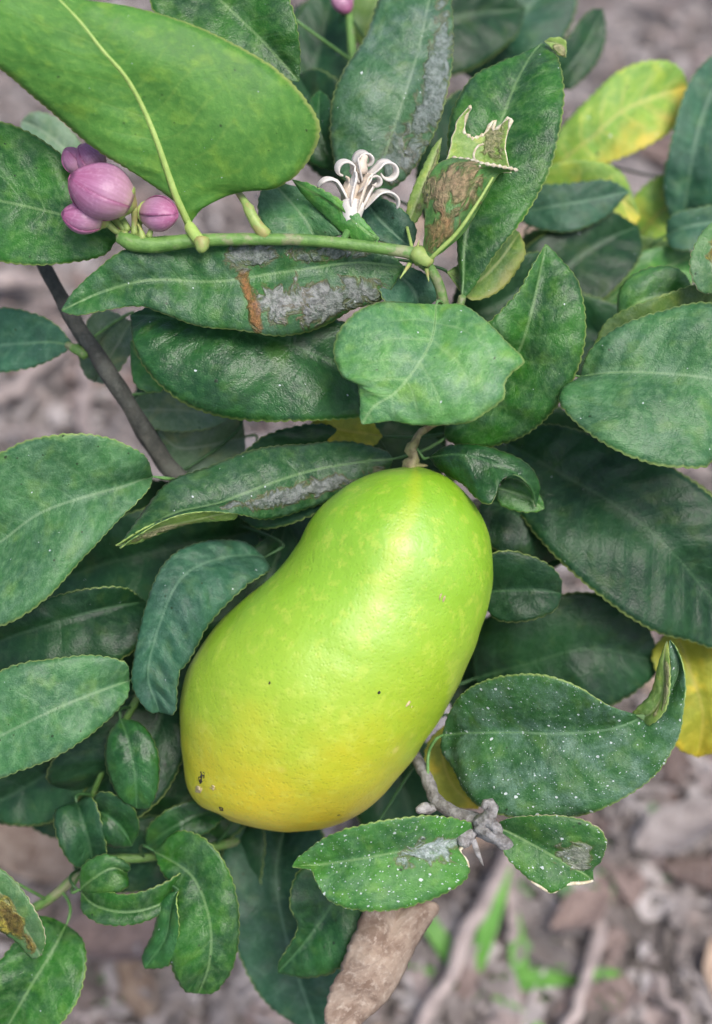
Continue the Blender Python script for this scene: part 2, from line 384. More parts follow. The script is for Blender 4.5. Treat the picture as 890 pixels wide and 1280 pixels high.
def dry_mat(name, c1, c2, c3, rough=0.8):
    s = NT(name); luv = s.uv('leaf'); real = s.uv('real'); r = s.rnd()
    rc = s.vmath('ADD', real, s.comb(s.math('MULTIPLY', r, 53.0), s.math('MULTIPLY', r, 17.0), 0))
    ra, rl, _ = s.sep(real)
    n1 = s.noise(rc, 1.4, 5, 0.65); n2 = s.noise(rc, 6, 5, 0.65)
    col = s.mix(s.step(n1, 0.35, 0.65), c1, c2)
    col = s.mix(s.math('MULTIPLY', s.step(n2, 0.5, 0.68), 0.7), col, c3)
    wv = s.math('SUBTRACT', rl, s.math('MULTIPLY', s.math('ABSOLUTE', ra), 0.7))
    tri = s.math('PINGPONG', wv, 0.25)
    vl = s.math('SUBTRACT', 1.0, s.step(tri, 0.0, 0.05))
    col = s.mix(s.math('MULTIPLY', vl, 0.12), col, c3)
    val = s.math('MULTIPLY_ADD', r, 0.6, 0.7)
    col = s.mix(1.0, col, s.comb(val, val, val), 'MULTIPLY')
    h = s.math('ADD', s.math('MULTIPLY', vl, 0.12), n2)
    return s.bsdf(col, rough, 0.25, s.bump(h, 0.6, 0.001), 0.1, col)
M['dry'] = dry_mat('dry_leaf', (0.40, 0.31, 0.24), (0.22, 0.15, 0.11), (0.52, 0.43, 0.35))
M['dry2'] = dry_mat('dry_leaf_grey', (0.27, 0.24, 0.23), (0.17, 0.145, 0.14), (0.36, 0.325, 0.315))
M['dry3'] = dry_mat('dry_leaf_reddish', (0.23, 0.17, 0.15), (0.14, 0.10, 0.088), (0.33, 0.27, 0.25))
M['straw'] = dry_mat('dry_straw', (0.44, 0.38, 0.33), (0.32, 0.27, 0.24), (0.5, 0.44, 0.4))

# ------------------------------------------------------------------ ground and tree root
rng = random.Random(11)
def soil_height(x, y):
    return 0.012 * mnoise.noise(Vector((x * 9, y * 9, 0))) + 0.006 * mnoise.noise(Vector((x * 31, y * 31, 3)))

def soil():
    s = NT('soil'); o = s.obj()
    n1 = s.noise(o, 14, 5, 0.65); n2 = s.noise(o, 70, 6, 0.7)
    col = s.ramp(n1, [(0.3, (0.09, 0.077, 0.072)), (0.5, (0.18, 0.158, 0.150)), (0.7, (0.27, 0.24, 0.232))])
    col = s.mix(s.math('MULTIPLY', s.step(n2, 0.45, 0.65), 0.6), col, (0.31, 0.275, 0.268))
    col = s.mix(s.math('MULTIPLY', s.step(s.noise(o, 40, 4), 0.55, 0.7), 0.6), col, (0.06, 0.045, 0.04))
    m = s.bsdf(col, 0.9, 0.2, s.bump(n2, 0.9, 0.006))
    n = 150
    xs = np.sign(np.linspace(-1, 1, n)) * np.abs(np.linspace(-1, 1, n)) ** 2.6 * 60
    v = []
    for a in xs:
        for b in xs:
            x, y = b, a + 0.45
            fade = 1 / (1 + (x * x + y * y) * 0.05)
            v.append((x, y, soil_height(x, y) * fade))
    f = [(i * n + j, i * n + j + 1, (i + 1) * n + j + 1, (i + 1) * n + j) for i in range(n - 1) for j in range(n - 1)]
    g = link('ground', mesh('ground', v, f), None, [m])
    tag(g, 'brown soil under the lemon tree strewn with litter', kind='structure')
soil()

BASE = ground(452, 1085)
BASE[2] = soil_height(BASE[0], BASE[1]) - 0.004
TREE = empty('lemon_tree', BASE)
tag(TREE, 'young lemon tree with dark green leaves, pink buds and a green twig', 'tree')

# ------------------------------------------------------------------ shape builders
def tube_mesh(name, W, R, sides=10, rough=0.0, seed=0, caps=True):
    """W world points (n,3), R radii in metres"""
    n = len(W)
    T = np.gradient(W, axis=0); T /= np.linalg.norm(T, axis=1)[:, None] + 1e-12
    ref = np.array([0.3, 0.5, 0.81]); v = []
    a = np.cross(T[0], ref); a /= np.linalg.norm(a)
    for i in range(n):
        a = a - T[i] * a.dot(T[i]); a /= np.linalg.norm(a); b = np.cross(T[i], a)
        for k in range(sides):
            th = 2 * math.pi * k / sides
            r = R[i]
            if rough:
                r *= 1 + rough * mnoise.noise(Vector((i * 0.35 + seed * 7.1, math.cos(th) * 1.3, math.sin(th) * 1.3)))
            v.append(W[i] + r * (math.cos(th) * a + math.sin(th) * b))
    f = [(i * sides + k, i * sides + (k + 1) % sides, (i + 1) * sides + (k + 1) % sides, (i + 1) * sides + k) for i in range(n - 1) for k in range(sides)]
    if caps:
        v.append(W[0] - T[0] * R[0] * 0.5); v.append(W[-1] + T[-1] * R[-1] * 0.5); c0, c1 = len(v) - 2, len(v) - 1
        f += [(c0, (k + 1) % sides, k) for k in range(sides)] + [(c1, (n - 1) * sides + k, (n - 1) * sides + (k + 1) % sides) for k in range(sides)]
    return mesh(name, v, f)

SKEL = []
def tube(name, pts, mat, parent=TREE, n=None, rough=0.06, sides=12, skel=True, seed=0, label=None):
    """pts: (x, y, z, radius) all in photo pixels"""
    pts = np.asarray(pts, float)
    L = np.linalg.norm(np.diff(pts[:, :3], axis=0), axis=1).sum()
    n = n or int(max(8, min(90, L / 6)))
    q = spline(pts, n)
    W = P(q[:, :3]); d = (D0 + q[:, 2] * S) / D0
    o = link(name, tube_mesh(name, W, np.maximum(q[:, 3], 0.2) * S * d, sides, rough, seed), parent, [mat])
    if skel: SKEL.append(W[::2])
    if label: o['label'] = label
    return o

def grid_shell(name, G, N, th, uvs, real, mats, parent, flip=False):
    """closed thin shell around a grid of world points G (r,c,3)"""
    r, c, _ = G.shape
    top = G + N * th / 2; bot = G - N * th / 2
    v = np.vstack([top.reshape(-1, 3), bot.reshape(-1, 3)]); K = r * c
    f, mi = [], []
    for i in range(r - 1):
        for j in range(c - 1):
            a, b, d, e = i * c + j, i * c + j + 1, (i + 1) * c + j + 1, (i + 1) * c + j
            f.append((a, b, d, e)); mi.append(0)
            f.append((K + e, K + d, K + b, K + a)); mi.append(1)
    bd = [(0, j) for j in range(c)] + [(i, c - 1) for i in range(1, r)] + [(r - 1, j) for j in range(c - 2, -1, -1)] + [(i, 0) for i in range(r - 2, 0, -1)]
    ids = [i * c + j for i, j in bd]
    for a, b in zip(ids, ids[1:] + ids[:1]):
        f.append((b, a, K + a, K + b)); mi.append(2)
    if flip: f = [q[::-1] for q in f]
    me = mesh(name, v, f)
    me.polygons.foreach_set('material_index', mi)
    li = np.empty(len(me.loops), np.int32); me.loops.foreach_get('vertex_index', li)
    for nm, arr in (('leaf', uvs), ('real', real)):
        l = me.uv_layers.new(name=nm)
        a2 = np.vstack([arr.reshape(-1, 2)] * 2)
        l.data.foreach_set('uv', a2[li].astype(np.float32).ravel())
    return link(name, me, parent, mats)

NLEAF = [0]
def leaf(mid, L, R, mat='green', under='under_dull', dl=0, dr=0, bulge=0.10, quilt=1.4, wave=5.0, serr=2.3, rag=1.2, th=1.7, pet='auto', rib=None, ribr=1.15,
         flipped=False, label=None, rim='rim', name='leaf', fine=1.0, ribend=0.96, petr=None, parent=TREE, smile=0.0, und=13.0, fold=0.28, droop=0.10):
    """mid/L/R: control points base->tip in photo pixels; L and R are the two margins without the shared end points"""
    NLEAF[0] += 1; seed = NLEAF[0]
    mid = np.array(mid, float)
    base, tip = mid[0], mid[-1]
    zc = spline(mid, 41)[:, 2]
    def side(E, dz):
        pts = [base]
        m = len(E)
        for i, e in enumerate(E):
            t = (i + 1) / (m + 1)
            z = e[2] if len(e) > 2 else np.interp(t, np.linspace(0, 1, 41), zc) + dz * math.sin(math.pi * t) ** 0.5
            pts.append((e[0], e[1], z))
        pts.append(tip)
        return np.array(pts, float)
    l, r = side(L, dl), side(R, dr)
    el = max(np.linalg.norm(np.diff(l, axis=0), axis=1).sum(), np.linalg.norm(np.diff(r, axis=0), axis=1).sum())
    n = int(max(24, min(150, el / 3.4 * fine))); c = 8
    t = np.linspace(0.004, 0.996, n)
    m_, l_, r_ = spline(mid, n, t), spline(l, n, t), spline(r, n, t)
    T = np.gradient(m_, axis=0); T /= np.linalg.norm(T, axis=1)[:, None] + 1e-9
    X = r_ - l_
    nn = np.cross(T, X); nn /= np.linalg.norm(nn, axis=1)[:, None] + 1e-9
    # smooth the row normals, aim the upper face at -z
    k = np.hanning(9); k /= k.sum()
    nn = np.stack([np.convolve(np.pad(nn[:, i], 4, 'edge'), k, 'valid') for i in range(3)], 1)
    nn /= np.linalg.norm(nn, axis=1)[:, None] + 1e-9
    sgn = -1.0 if nn[:, 2].mean() > 0 else 1.0
    nn = nn * sgn
    ln = np.r_[0, np.cumsum(np.linalg.norm(np.diff(m_, axis=0), axis=1))]
    rows = np.zeros((n, 2 * c + 1, 3)); uv = np.zeros((n, 2 * c + 1, 2)); real = np.zeros_like(uv)
    ph = seed * 1.7
    for sd, E in ((-1, l_), (1, r_)):
        wv = E - m_; hw = np.linalg.norm(wv, axis=1)
        ed = wv / (hw[:, None] + 1e-6)
        arc = np.r_[0, np.cumsum(np.linalg.norm(np.diff(E, axis=0), axis=1))]
        out = serr * (np.abs(np.sin(np.pi * arc / 11.0 + sd)) - 0.6)
        if rag:
            out = out + rag * np.array([mnoise.noise(Vector((a * 0.09, seed, sd))) for a in arc])
        out = out * np.minimum(1, hw / 12)
        for j in range(c + 1):
            s_ = (j / c) ** 0.85
            p = m_ + wv * s_
            off = bulge * hw * 4 * s_ * (1 - s_) * 0.9 - smile * hw * s_ * s_
            off = off + quilt * np.sin(2 * np.pi * (ln - 0.62 * hw * s_) / 34.0 + ph) * 4 * s_ * (1 - s_) * np.minimum(1, hw / 40)
            off = off + wave * s_ ** 2 * np.sin(ln / 31.0 + ph + sd) * np.minimum(1, hw / 30)
            off = off + fold * (1 + 0.45 * math.sin(seed * 2.3 + sd)) * hw * s_ - droop * (0.6 + 0.8 * abs(math.sin(seed * 1.1))) * ln[-1] * (2 * t - 1) ** 2 * 0.5
            off = off + und * np.array([mnoise.noise(Vector((q[0] * 0.014, q[1] * 0.014, seed * 3.3))) for q in p]) * np.minimum(1, hw / 40)
            p = p + nn * off[:, None]
            if j == c: p = p + ed * out[:, None]
            col = c + sd * j
            rows[:, col] = p
            uv[:, col, 0] = 0.5 + 0.5 * sd * s_; uv[:, col, 1] = t
            real[:, col, 0] = sd * hw * s_ * 0.02; real[:, col, 1] = ln * 0.02 + seed * 3.0 * 0
    W = P(rows)
    gu = np.gradient(W, axis=0); gv = np.gradient(W, axis=1)
    NN = np.cross(gu, gv); NN /= np.linalg.norm(NN, axis=2)[..., None] + 1e-12
    # orientation of the shell: 'up' side is the one whose mean normal matches the row normal
    vn = nn[:, 0:1] * RT - nn[:, 1:2] * UP + nn[:, 2:3] * FW
    flip = (NN[:, c] * vn).sum() < 0
    up = 1.0 if not flip else -1.0
    if flipped: up = -up
    NNu = NN * up
    tw = th * S
    # winding: faces (a,b,d,e) run along gv then gu -> normal = gv x gu = -NN
    o = grid_shell(name, W, NNu, tw, uv, real, [M[mat], M[under], M[rim]], parent, flip=(up > 0))
    if label: o['label'] = label
    # midrib (with the petiole)
    w0 = P(m_[0])
    pts = []
    if pet == 'auto' and SKEL:
        A = np.vstack(SKEL); d = np.linalg.norm(A - w0, axis=1)
        q = A[d.argmin()]; L0 = d.min()
        dirn = P(m_[0]) - P(m_[min(6, n - 1)]); dirn /= np.linalg.norm(dirn)
        c1 = w0 + dirn * L0 * 0.45
        for a in np.linspace(0, 1, 9)[:-1]:
            pts.append((1 - a) ** 2 * q + 2 * a * (1 - a) * c1 + a * a * w0)
    elif pet not in ('auto', None):
        pp = spline(np.array(list(pet) + [tuple(m_[0])], float), 10)
        pts = list(P(pp)[:-1])
    mr = W[:int(n * ribend):3, c]
    k0 = len(pts)
    Wm = np.vstack([np.array(pts).reshape(-1, 3), mr])
    rr = ribr * S * (1 + np.mean(m_[:, 2]) * S / D0)
    R_ = np.r_[np.full(k0, (petr or 2.2) * S), np.linspace(rr, rr * 0.28, len(mr))]
    ro = link('midrib', tube_mesh('midrib', Wm, R_, 7), o, [M[rib or 'rib']])
    return o

# ------------------------------------------------------------------ branches of the tree
b0 = unP(BASE)
tube('trunk', [(*b0, 17), (455, 900, 620, 15), (458, 740, 380, 13), (470, 640, 240, 11)], M['bark'], rough=0.25, seed=1)
tube('branch', [(455, 800, 460, 11), (340, 700, 290, 11), (215, 588, 165, 11.5), (150, 487, 142, 11), (95, 405, 140, 10), (60, 340, 150, 9), (30, 270, 170, 7), (10, 180, 200, 5)], M['bark'], rough=0.22, seed=2,
     label='dark grey woody branch without leaves on its lower length')
tube('twig', [(470, 650, 250, 9), (560, 600, 240, 8), (592, 520, 170, 7.5), (580, 440, 95, 7), (560, 398, 32, 7), (548, 355, 15, 6.5), (530, 323, 3, 6.5)], M['shoot'], rough=0.12, seed=3)
tube('twig', [(534, 326, 6, 6.5), (521, 318, 0, 8.5), (500, 314, -3, 7.6), (450, 307, -5, 7.4), (380, 300, -8, 7.4), (300, 299, -10, 7.8), (240, 301, -12, 8.5), (190, 306, -14, 10.5), (165, 303, -15, 11), (148, 296, -16, 8)], M['shoot'], rough=0.12, seed=4,
     label='smooth bright green twig ending in pink flower buds')
tube('branch', [(470, 650, 250, 8), (600, 630, 260, 8), (720, 560, 260, 7), (800, 450, 330, 6), (850, 330, 470, 5), (890, 200, 600, 4)], M['bark'], rough=0.2, seed=5)
tube('branch', [(540, 340, 25, 6), (500, 300, 130, 6), (455, 200, 240, 5.5), (440, 60, 320, 5), (430, -60, 360, 4)], M['shoot'], rough=0.2, seed=6)
tube('twig', [(458, 840, 520, 8), (480, 880, 320, 8), (512, 935, 180, 7.5), (530, 965, 110, 7.5), (545, 1000, 70, 8), (568, 1016, 45, 9.5), (606, 1032, 20, 11)], M['bark_pale'], rough=0.35, seed=7,
     label='grey scaly twig ending in a knot of dried stalks')
tube('branch', [(452, 960, 760, 8), (330, 1040, 330, 6), (200, 1070, 215, 5.5), (120, 1078, 195, 6), (60, 1125, 190, 6), (-20, 1165, 200, 5)], M['shoot'], rough=0.15, seed=8)
tube('twig', [(340, 700, 290, 7), (250, 790, 220, 6), (180, 860, 150, 5), (130, 960, 165, 4), (110, 1010, 185, 3)], M['shoot'], rough=0.15, seed=9)
tube('twig', [(556, 395, 30, 5.5), (572, 388, 26, 5.5), (578, 370, 24, 5)], M['shoot'], rough=0.1, seed=10)

# ------------------------------------------------------------------ leaves (traced as margins and midrib, each at its own depth)
# behind everything: leaves on the shaded far side of the bush
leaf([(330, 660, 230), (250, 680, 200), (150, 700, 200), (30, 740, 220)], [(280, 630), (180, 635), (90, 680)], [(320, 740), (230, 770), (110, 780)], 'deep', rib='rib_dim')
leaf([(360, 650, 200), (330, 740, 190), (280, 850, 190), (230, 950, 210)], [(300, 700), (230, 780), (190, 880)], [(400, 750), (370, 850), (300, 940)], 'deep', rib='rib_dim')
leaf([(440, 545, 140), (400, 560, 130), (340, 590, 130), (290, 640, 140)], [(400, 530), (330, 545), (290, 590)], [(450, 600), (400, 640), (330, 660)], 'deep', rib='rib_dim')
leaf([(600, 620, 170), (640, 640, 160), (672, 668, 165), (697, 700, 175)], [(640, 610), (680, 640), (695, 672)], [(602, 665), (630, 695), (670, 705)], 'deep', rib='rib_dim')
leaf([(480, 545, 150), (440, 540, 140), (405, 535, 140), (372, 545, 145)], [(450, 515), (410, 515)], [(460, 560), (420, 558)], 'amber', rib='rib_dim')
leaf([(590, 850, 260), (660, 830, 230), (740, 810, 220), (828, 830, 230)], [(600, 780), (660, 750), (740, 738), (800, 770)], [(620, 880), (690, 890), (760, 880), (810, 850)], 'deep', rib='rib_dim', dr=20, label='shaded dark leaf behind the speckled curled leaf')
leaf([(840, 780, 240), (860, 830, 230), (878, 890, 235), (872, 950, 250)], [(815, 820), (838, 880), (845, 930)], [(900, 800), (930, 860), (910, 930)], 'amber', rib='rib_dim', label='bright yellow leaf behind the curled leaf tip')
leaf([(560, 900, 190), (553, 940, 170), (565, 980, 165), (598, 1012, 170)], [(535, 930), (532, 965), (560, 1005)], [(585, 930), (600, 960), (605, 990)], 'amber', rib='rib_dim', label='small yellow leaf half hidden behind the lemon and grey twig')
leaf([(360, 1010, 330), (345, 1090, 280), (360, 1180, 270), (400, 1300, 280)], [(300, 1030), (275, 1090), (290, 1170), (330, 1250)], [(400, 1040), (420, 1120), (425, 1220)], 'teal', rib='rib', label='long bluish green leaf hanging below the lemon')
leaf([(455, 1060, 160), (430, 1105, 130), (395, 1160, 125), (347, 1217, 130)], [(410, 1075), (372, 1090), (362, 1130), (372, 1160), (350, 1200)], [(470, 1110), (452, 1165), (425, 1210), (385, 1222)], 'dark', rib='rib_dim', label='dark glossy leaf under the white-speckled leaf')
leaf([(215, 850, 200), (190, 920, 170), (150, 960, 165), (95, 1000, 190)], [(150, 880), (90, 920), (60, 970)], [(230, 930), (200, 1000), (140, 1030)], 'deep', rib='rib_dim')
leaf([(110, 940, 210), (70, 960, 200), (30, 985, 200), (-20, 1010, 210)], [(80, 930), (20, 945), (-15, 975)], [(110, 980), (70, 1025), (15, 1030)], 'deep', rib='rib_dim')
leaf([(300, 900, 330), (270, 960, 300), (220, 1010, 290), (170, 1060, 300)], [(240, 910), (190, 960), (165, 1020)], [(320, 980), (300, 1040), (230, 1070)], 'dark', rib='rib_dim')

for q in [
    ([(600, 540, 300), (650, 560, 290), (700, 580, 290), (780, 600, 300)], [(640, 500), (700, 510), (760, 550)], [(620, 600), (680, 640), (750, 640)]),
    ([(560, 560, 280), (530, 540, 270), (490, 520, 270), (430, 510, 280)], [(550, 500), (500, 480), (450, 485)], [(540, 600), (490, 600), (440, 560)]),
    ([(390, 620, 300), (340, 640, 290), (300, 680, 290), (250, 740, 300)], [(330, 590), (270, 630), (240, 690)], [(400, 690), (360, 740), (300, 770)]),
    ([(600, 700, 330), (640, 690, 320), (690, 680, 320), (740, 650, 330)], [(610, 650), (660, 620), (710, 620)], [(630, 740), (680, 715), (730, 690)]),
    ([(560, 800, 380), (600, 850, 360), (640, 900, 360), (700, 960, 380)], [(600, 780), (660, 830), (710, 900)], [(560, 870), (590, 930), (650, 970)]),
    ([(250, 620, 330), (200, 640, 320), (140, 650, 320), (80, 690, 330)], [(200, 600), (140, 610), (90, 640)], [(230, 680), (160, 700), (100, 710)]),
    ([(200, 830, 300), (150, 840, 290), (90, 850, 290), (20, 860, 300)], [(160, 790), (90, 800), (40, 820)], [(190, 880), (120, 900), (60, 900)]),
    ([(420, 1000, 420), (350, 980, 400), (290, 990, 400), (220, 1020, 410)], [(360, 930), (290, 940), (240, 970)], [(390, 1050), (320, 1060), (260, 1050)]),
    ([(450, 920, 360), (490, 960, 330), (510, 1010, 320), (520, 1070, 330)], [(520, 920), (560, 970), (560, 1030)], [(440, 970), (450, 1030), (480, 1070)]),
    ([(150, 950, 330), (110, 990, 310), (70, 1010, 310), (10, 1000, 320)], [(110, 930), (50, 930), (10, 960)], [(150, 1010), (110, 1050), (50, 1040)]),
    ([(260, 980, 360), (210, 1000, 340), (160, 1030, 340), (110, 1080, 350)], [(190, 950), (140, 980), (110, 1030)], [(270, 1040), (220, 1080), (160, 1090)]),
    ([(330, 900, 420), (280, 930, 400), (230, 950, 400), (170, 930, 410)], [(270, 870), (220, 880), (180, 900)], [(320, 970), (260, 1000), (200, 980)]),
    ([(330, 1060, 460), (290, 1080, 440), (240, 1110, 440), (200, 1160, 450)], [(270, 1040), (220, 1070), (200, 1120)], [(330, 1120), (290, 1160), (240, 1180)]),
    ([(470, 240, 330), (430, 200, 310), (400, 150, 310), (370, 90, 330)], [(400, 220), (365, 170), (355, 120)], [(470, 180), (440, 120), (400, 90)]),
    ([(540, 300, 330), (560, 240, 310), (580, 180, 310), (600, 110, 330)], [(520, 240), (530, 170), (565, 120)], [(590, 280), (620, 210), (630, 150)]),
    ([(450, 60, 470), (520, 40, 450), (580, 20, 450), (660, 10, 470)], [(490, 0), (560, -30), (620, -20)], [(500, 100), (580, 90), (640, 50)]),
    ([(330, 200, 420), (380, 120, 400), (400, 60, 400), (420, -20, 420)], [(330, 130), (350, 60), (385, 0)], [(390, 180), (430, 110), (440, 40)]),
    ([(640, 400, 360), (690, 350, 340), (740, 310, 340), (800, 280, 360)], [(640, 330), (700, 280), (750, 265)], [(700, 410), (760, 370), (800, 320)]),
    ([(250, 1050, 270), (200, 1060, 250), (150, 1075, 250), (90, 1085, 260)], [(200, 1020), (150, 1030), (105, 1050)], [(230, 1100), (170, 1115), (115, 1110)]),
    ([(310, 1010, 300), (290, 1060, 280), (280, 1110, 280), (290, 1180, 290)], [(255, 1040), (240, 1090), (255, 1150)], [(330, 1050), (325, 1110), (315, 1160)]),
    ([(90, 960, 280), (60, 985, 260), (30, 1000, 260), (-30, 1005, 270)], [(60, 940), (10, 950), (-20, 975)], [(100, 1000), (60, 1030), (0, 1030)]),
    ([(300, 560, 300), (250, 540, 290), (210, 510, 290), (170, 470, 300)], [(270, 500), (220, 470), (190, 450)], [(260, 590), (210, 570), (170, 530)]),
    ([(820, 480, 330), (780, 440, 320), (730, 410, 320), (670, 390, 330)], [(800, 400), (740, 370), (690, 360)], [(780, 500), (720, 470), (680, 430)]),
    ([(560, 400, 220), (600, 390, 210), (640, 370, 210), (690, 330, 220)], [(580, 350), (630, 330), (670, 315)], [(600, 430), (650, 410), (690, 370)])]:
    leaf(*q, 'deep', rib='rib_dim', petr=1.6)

# left side
leaf([(90, 433, 150), (60, 428, 160), (20, 430, 180), (-60, 436, 230)], [(70, 405), (40, 390), (0, 385), (-40, 400)], [(72, 445), (40, 460), (0, 465), (-40, 455)], 'teal', pet=[(104, 430, 142)], label='bluish green leaf growing from the bare grey branch')
leaf([(165, 400, 200), (150, 425, 190), (132, 455, 190), (118, 480, 200)], [(120, 390), (100, 430), (105, 465)], [(170, 430), (155, 455), (140, 475)], 'pale', rib='rib')
leaf([(290, 520, 200), (245, 515, 190), (205, 512, 190), (155, 515, 200)], [(255, 500), (210, 485), (180, 492)], [(265, 535), (220, 540), (180, 532)], 'pale', rib='rib_dim')
leaf([(210, 470, 130), (190, 455, 130), (172, 445, 140), (160, 430, 150)], [(185, 430), (168, 425)], [(200, 490), (175, 480)], 'bright')
leaf([(310, 545, 230), (270, 555, 210), (225, 560, 205), (195, 540, 215)], [(290, 520), (240, 520), (210, 525)], [(300, 580), (250, 595), (205, 580)], 'pale', rib='rib')
leaf([(110, 215, 320), (85, 190, 300), (55, 165, 300), (25, 150, 320)], [(100, 180), (75, 150), (45, 140)], [(90, 225), (55, 210), (30, 180)], 'pale', rib='rib_dim')
leaf([(203, 597, 60), (165, 606, 35), (110, 620, 20), (50, 642, 15), (0, 678, 20), (-60, 720, 30)], [(190, 578), (160, 557), (115, 542), (60, 543), (10, 560), (-40, 600)], [(190, 612), (150, 645), (105, 690), (60, 745), (20, 775), (-30, 785)], 'dusty', dl=-6, dr=4, quilt=1.2, pet=[(236, 608, 178), (220, 600, 110)], petr=2.5, label='large pale dusty leaf growing out beside the bare grey branch')
leaf([(190, 748, 150), (140, 758, 120), (80, 775, 110), (0, 802, 115), (-50, 830, 125)], [(150, 735), (95, 738), (40, 755), (-10, 775)], [(185, 790), (150, 825), (90, 840), (10, 840)], 'deep', rib='rib_dim', dl=-5, label='shaded grey-green leaf between the two dusty leaves')
leaf([(168, 850, 70), (120, 866, 40), (70, 886, 30), (20, 910, 30), (-60, 950, 40)], [(155, 828), (115, 819), (60, 824), (10, 834), (-40, 870)], [(160, 875), (125, 908), (75, 943), (30, 962), (-20, 975)], 'dusty', dr=12, dl=10, quilt=1.0, label='grey-green leaf with a straight pale midrib under the shaded leaf')
leaf([(340, 688, 120), (280, 695, 85), (228, 722, 62), (200, 780, 50), (188, 840, 48), (203, 893, 58)], [(300, 672, 115), (235, 685, 90), (200, 712, 75), (180, 765, 65), (167, 825, 60), (168, 860, 58), (187, 890, 58)], [(335, 715, 110), (300, 742, 88), (262, 780, 70), (238, 822, 66), (222, 842, 70), (218, 865, 74), (218, 892, 66)], 'teal', quilt=3.0, wave=4, bulge=0.16, rib='rib_dim', label='bluish glossy leaf curling down beside the lemon')
leaf([(492, 573, 85), (450, 578, 80), (400, 586, 70), (350, 600, 48), (290, 622, 25), (230, 640, 15), (185, 655, 8), (146, 682, 2)], [(478, 600, 100), (440, 615, 95), (395, 632, 82), (340, 648, 55), (300, 642, 20), (255, 640, 5), (200, 652, -4), (165, 668, -6)], [(480, 563, 95), (435, 552, 95), (380, 555, 85), (320, 562, 65), (262, 583, 50), (215, 603, 42), (180, 632, 30), (158, 660, 16)], 'mined2', fold=0.04, droop=0.03, quilt=1.5, wave=3, bulge=0.14, label='long dark leaf with a grey mined strip reaching over the lemon shoulder')
leaf([(300, 640, 35), (250, 648, 22), (195, 660, 12), (145, 684, 4)], [(270, 636, 14), (220, 645, 2), (170, 668, -4)], [(290, 650, 40), (235, 656, 30), (175, 676, 18)], 'torn', fold=0.04, droop=0.03, th=2.0, rib='rib', bulge=0.0, quilt=0, pet=None, ribr=0.8, name='leaf_fold', label='pale rolled-under margin of the mined leaf')

# upper left
leaf([(148, 292, 14), (112, 279, 16), (80, 269, 18), (0, 251, 32), (-70, 236, 55)], [(128, 240), (92, 205), (50, 172), (0, 153), (-45, 170)], [(140, 308), (128, 320), (100, 327), (52, 333), (0, 327), (-45, 300)], 'green', dl=26, dr=14, serr=2.0, label='broad green leaf beside the pink flower buds', pet=[(165, 302, -10)])
leaf([(215, -60, 75), (275, 0, 60), (325, 48, 52), (374, 102, 50)], [(320, -50), (360, -5), (374, 50)], [(190, 10), (250, 60), (320, 98)], 'green', label='dark leaf tucked behind the large leaf underside')
leaf([(237, 284, -14), (220, 245, -38), (190, 160, -72), (160, 100, -92), (128, 62, -104), (92, 18, -114), (30, -42, -120)],
     [(222, 256, -24), (170, 217, -42), (112, 180, -58), (62, 137, -72), (20, 101, -84), (-25, 62, -96), (-50, 10, -108), (-20, -30, -116)],
     [(247, 268, -18), (258, 257, -22), (300, 239, -20), (350, 230, -18), (384, 200, -22), (399, 160, -30), (386, 128, -40), (355, 92, -55), (310, 62, -68), (235, 28, -84), (160, 8, -96), (100, 0, -106), (60, -8, -112)],
     'under', 'green', und=9, fold=0.06, droop=0.03, flipped=False, bulge=0.05, quilt=0.9, wave=2.5, serr=2.2, ribr=5.6, petr=8, rib='rib_pale', pet=[(252, 304, -22), (246, 297, -22)], ribend=0.9, th=2.2, rim='rim',
     label='large bright green leaf showing its underside and thick pale midrib')
leaf([(505, 336, 24), (430, 331, 20), (350, 341, 16), (270, 352, 12), (190, 350, 10), (130, 364, 6), (76, 388, 2)], [(480, 372, 40), (440, 388, 30), (400, 410, 18), (350, 420, 12), (300, 413, 10), (250, 408, 8), (212, 395, 4), (175, 383, 0), (130, 388, -2), (98, 394, -2)],
     [(470, 308, 16), (400, 300, 8), (330, 299, 6), (250, 302, 6), (195, 305, 4), (152, 314, 2), (122, 336, 0), (92, 364, 0)], 'mined', fold=0.04, droop=0.03, bulge=0.13, quilt=1.5, wave=4, serr=1.6, label='twisted leaf under the green twig with silver and brown mined scars')
leaf([(478, 478, 78), (420, 455, 62), (350, 427, 52), (260, 404, 48), (162, 392, 56)], [(460, 420), (380, 388), (300, 372), (220, 372)], [(470, 515), (440, 523), (390, 527), (330, 528), (270, 521), (225, 503), (192, 475), (170, 438)], 'dark', dl=20, dr=8, quilt=1.6, bulge=0.13, label='broad dark green leaf under the mined leaf')
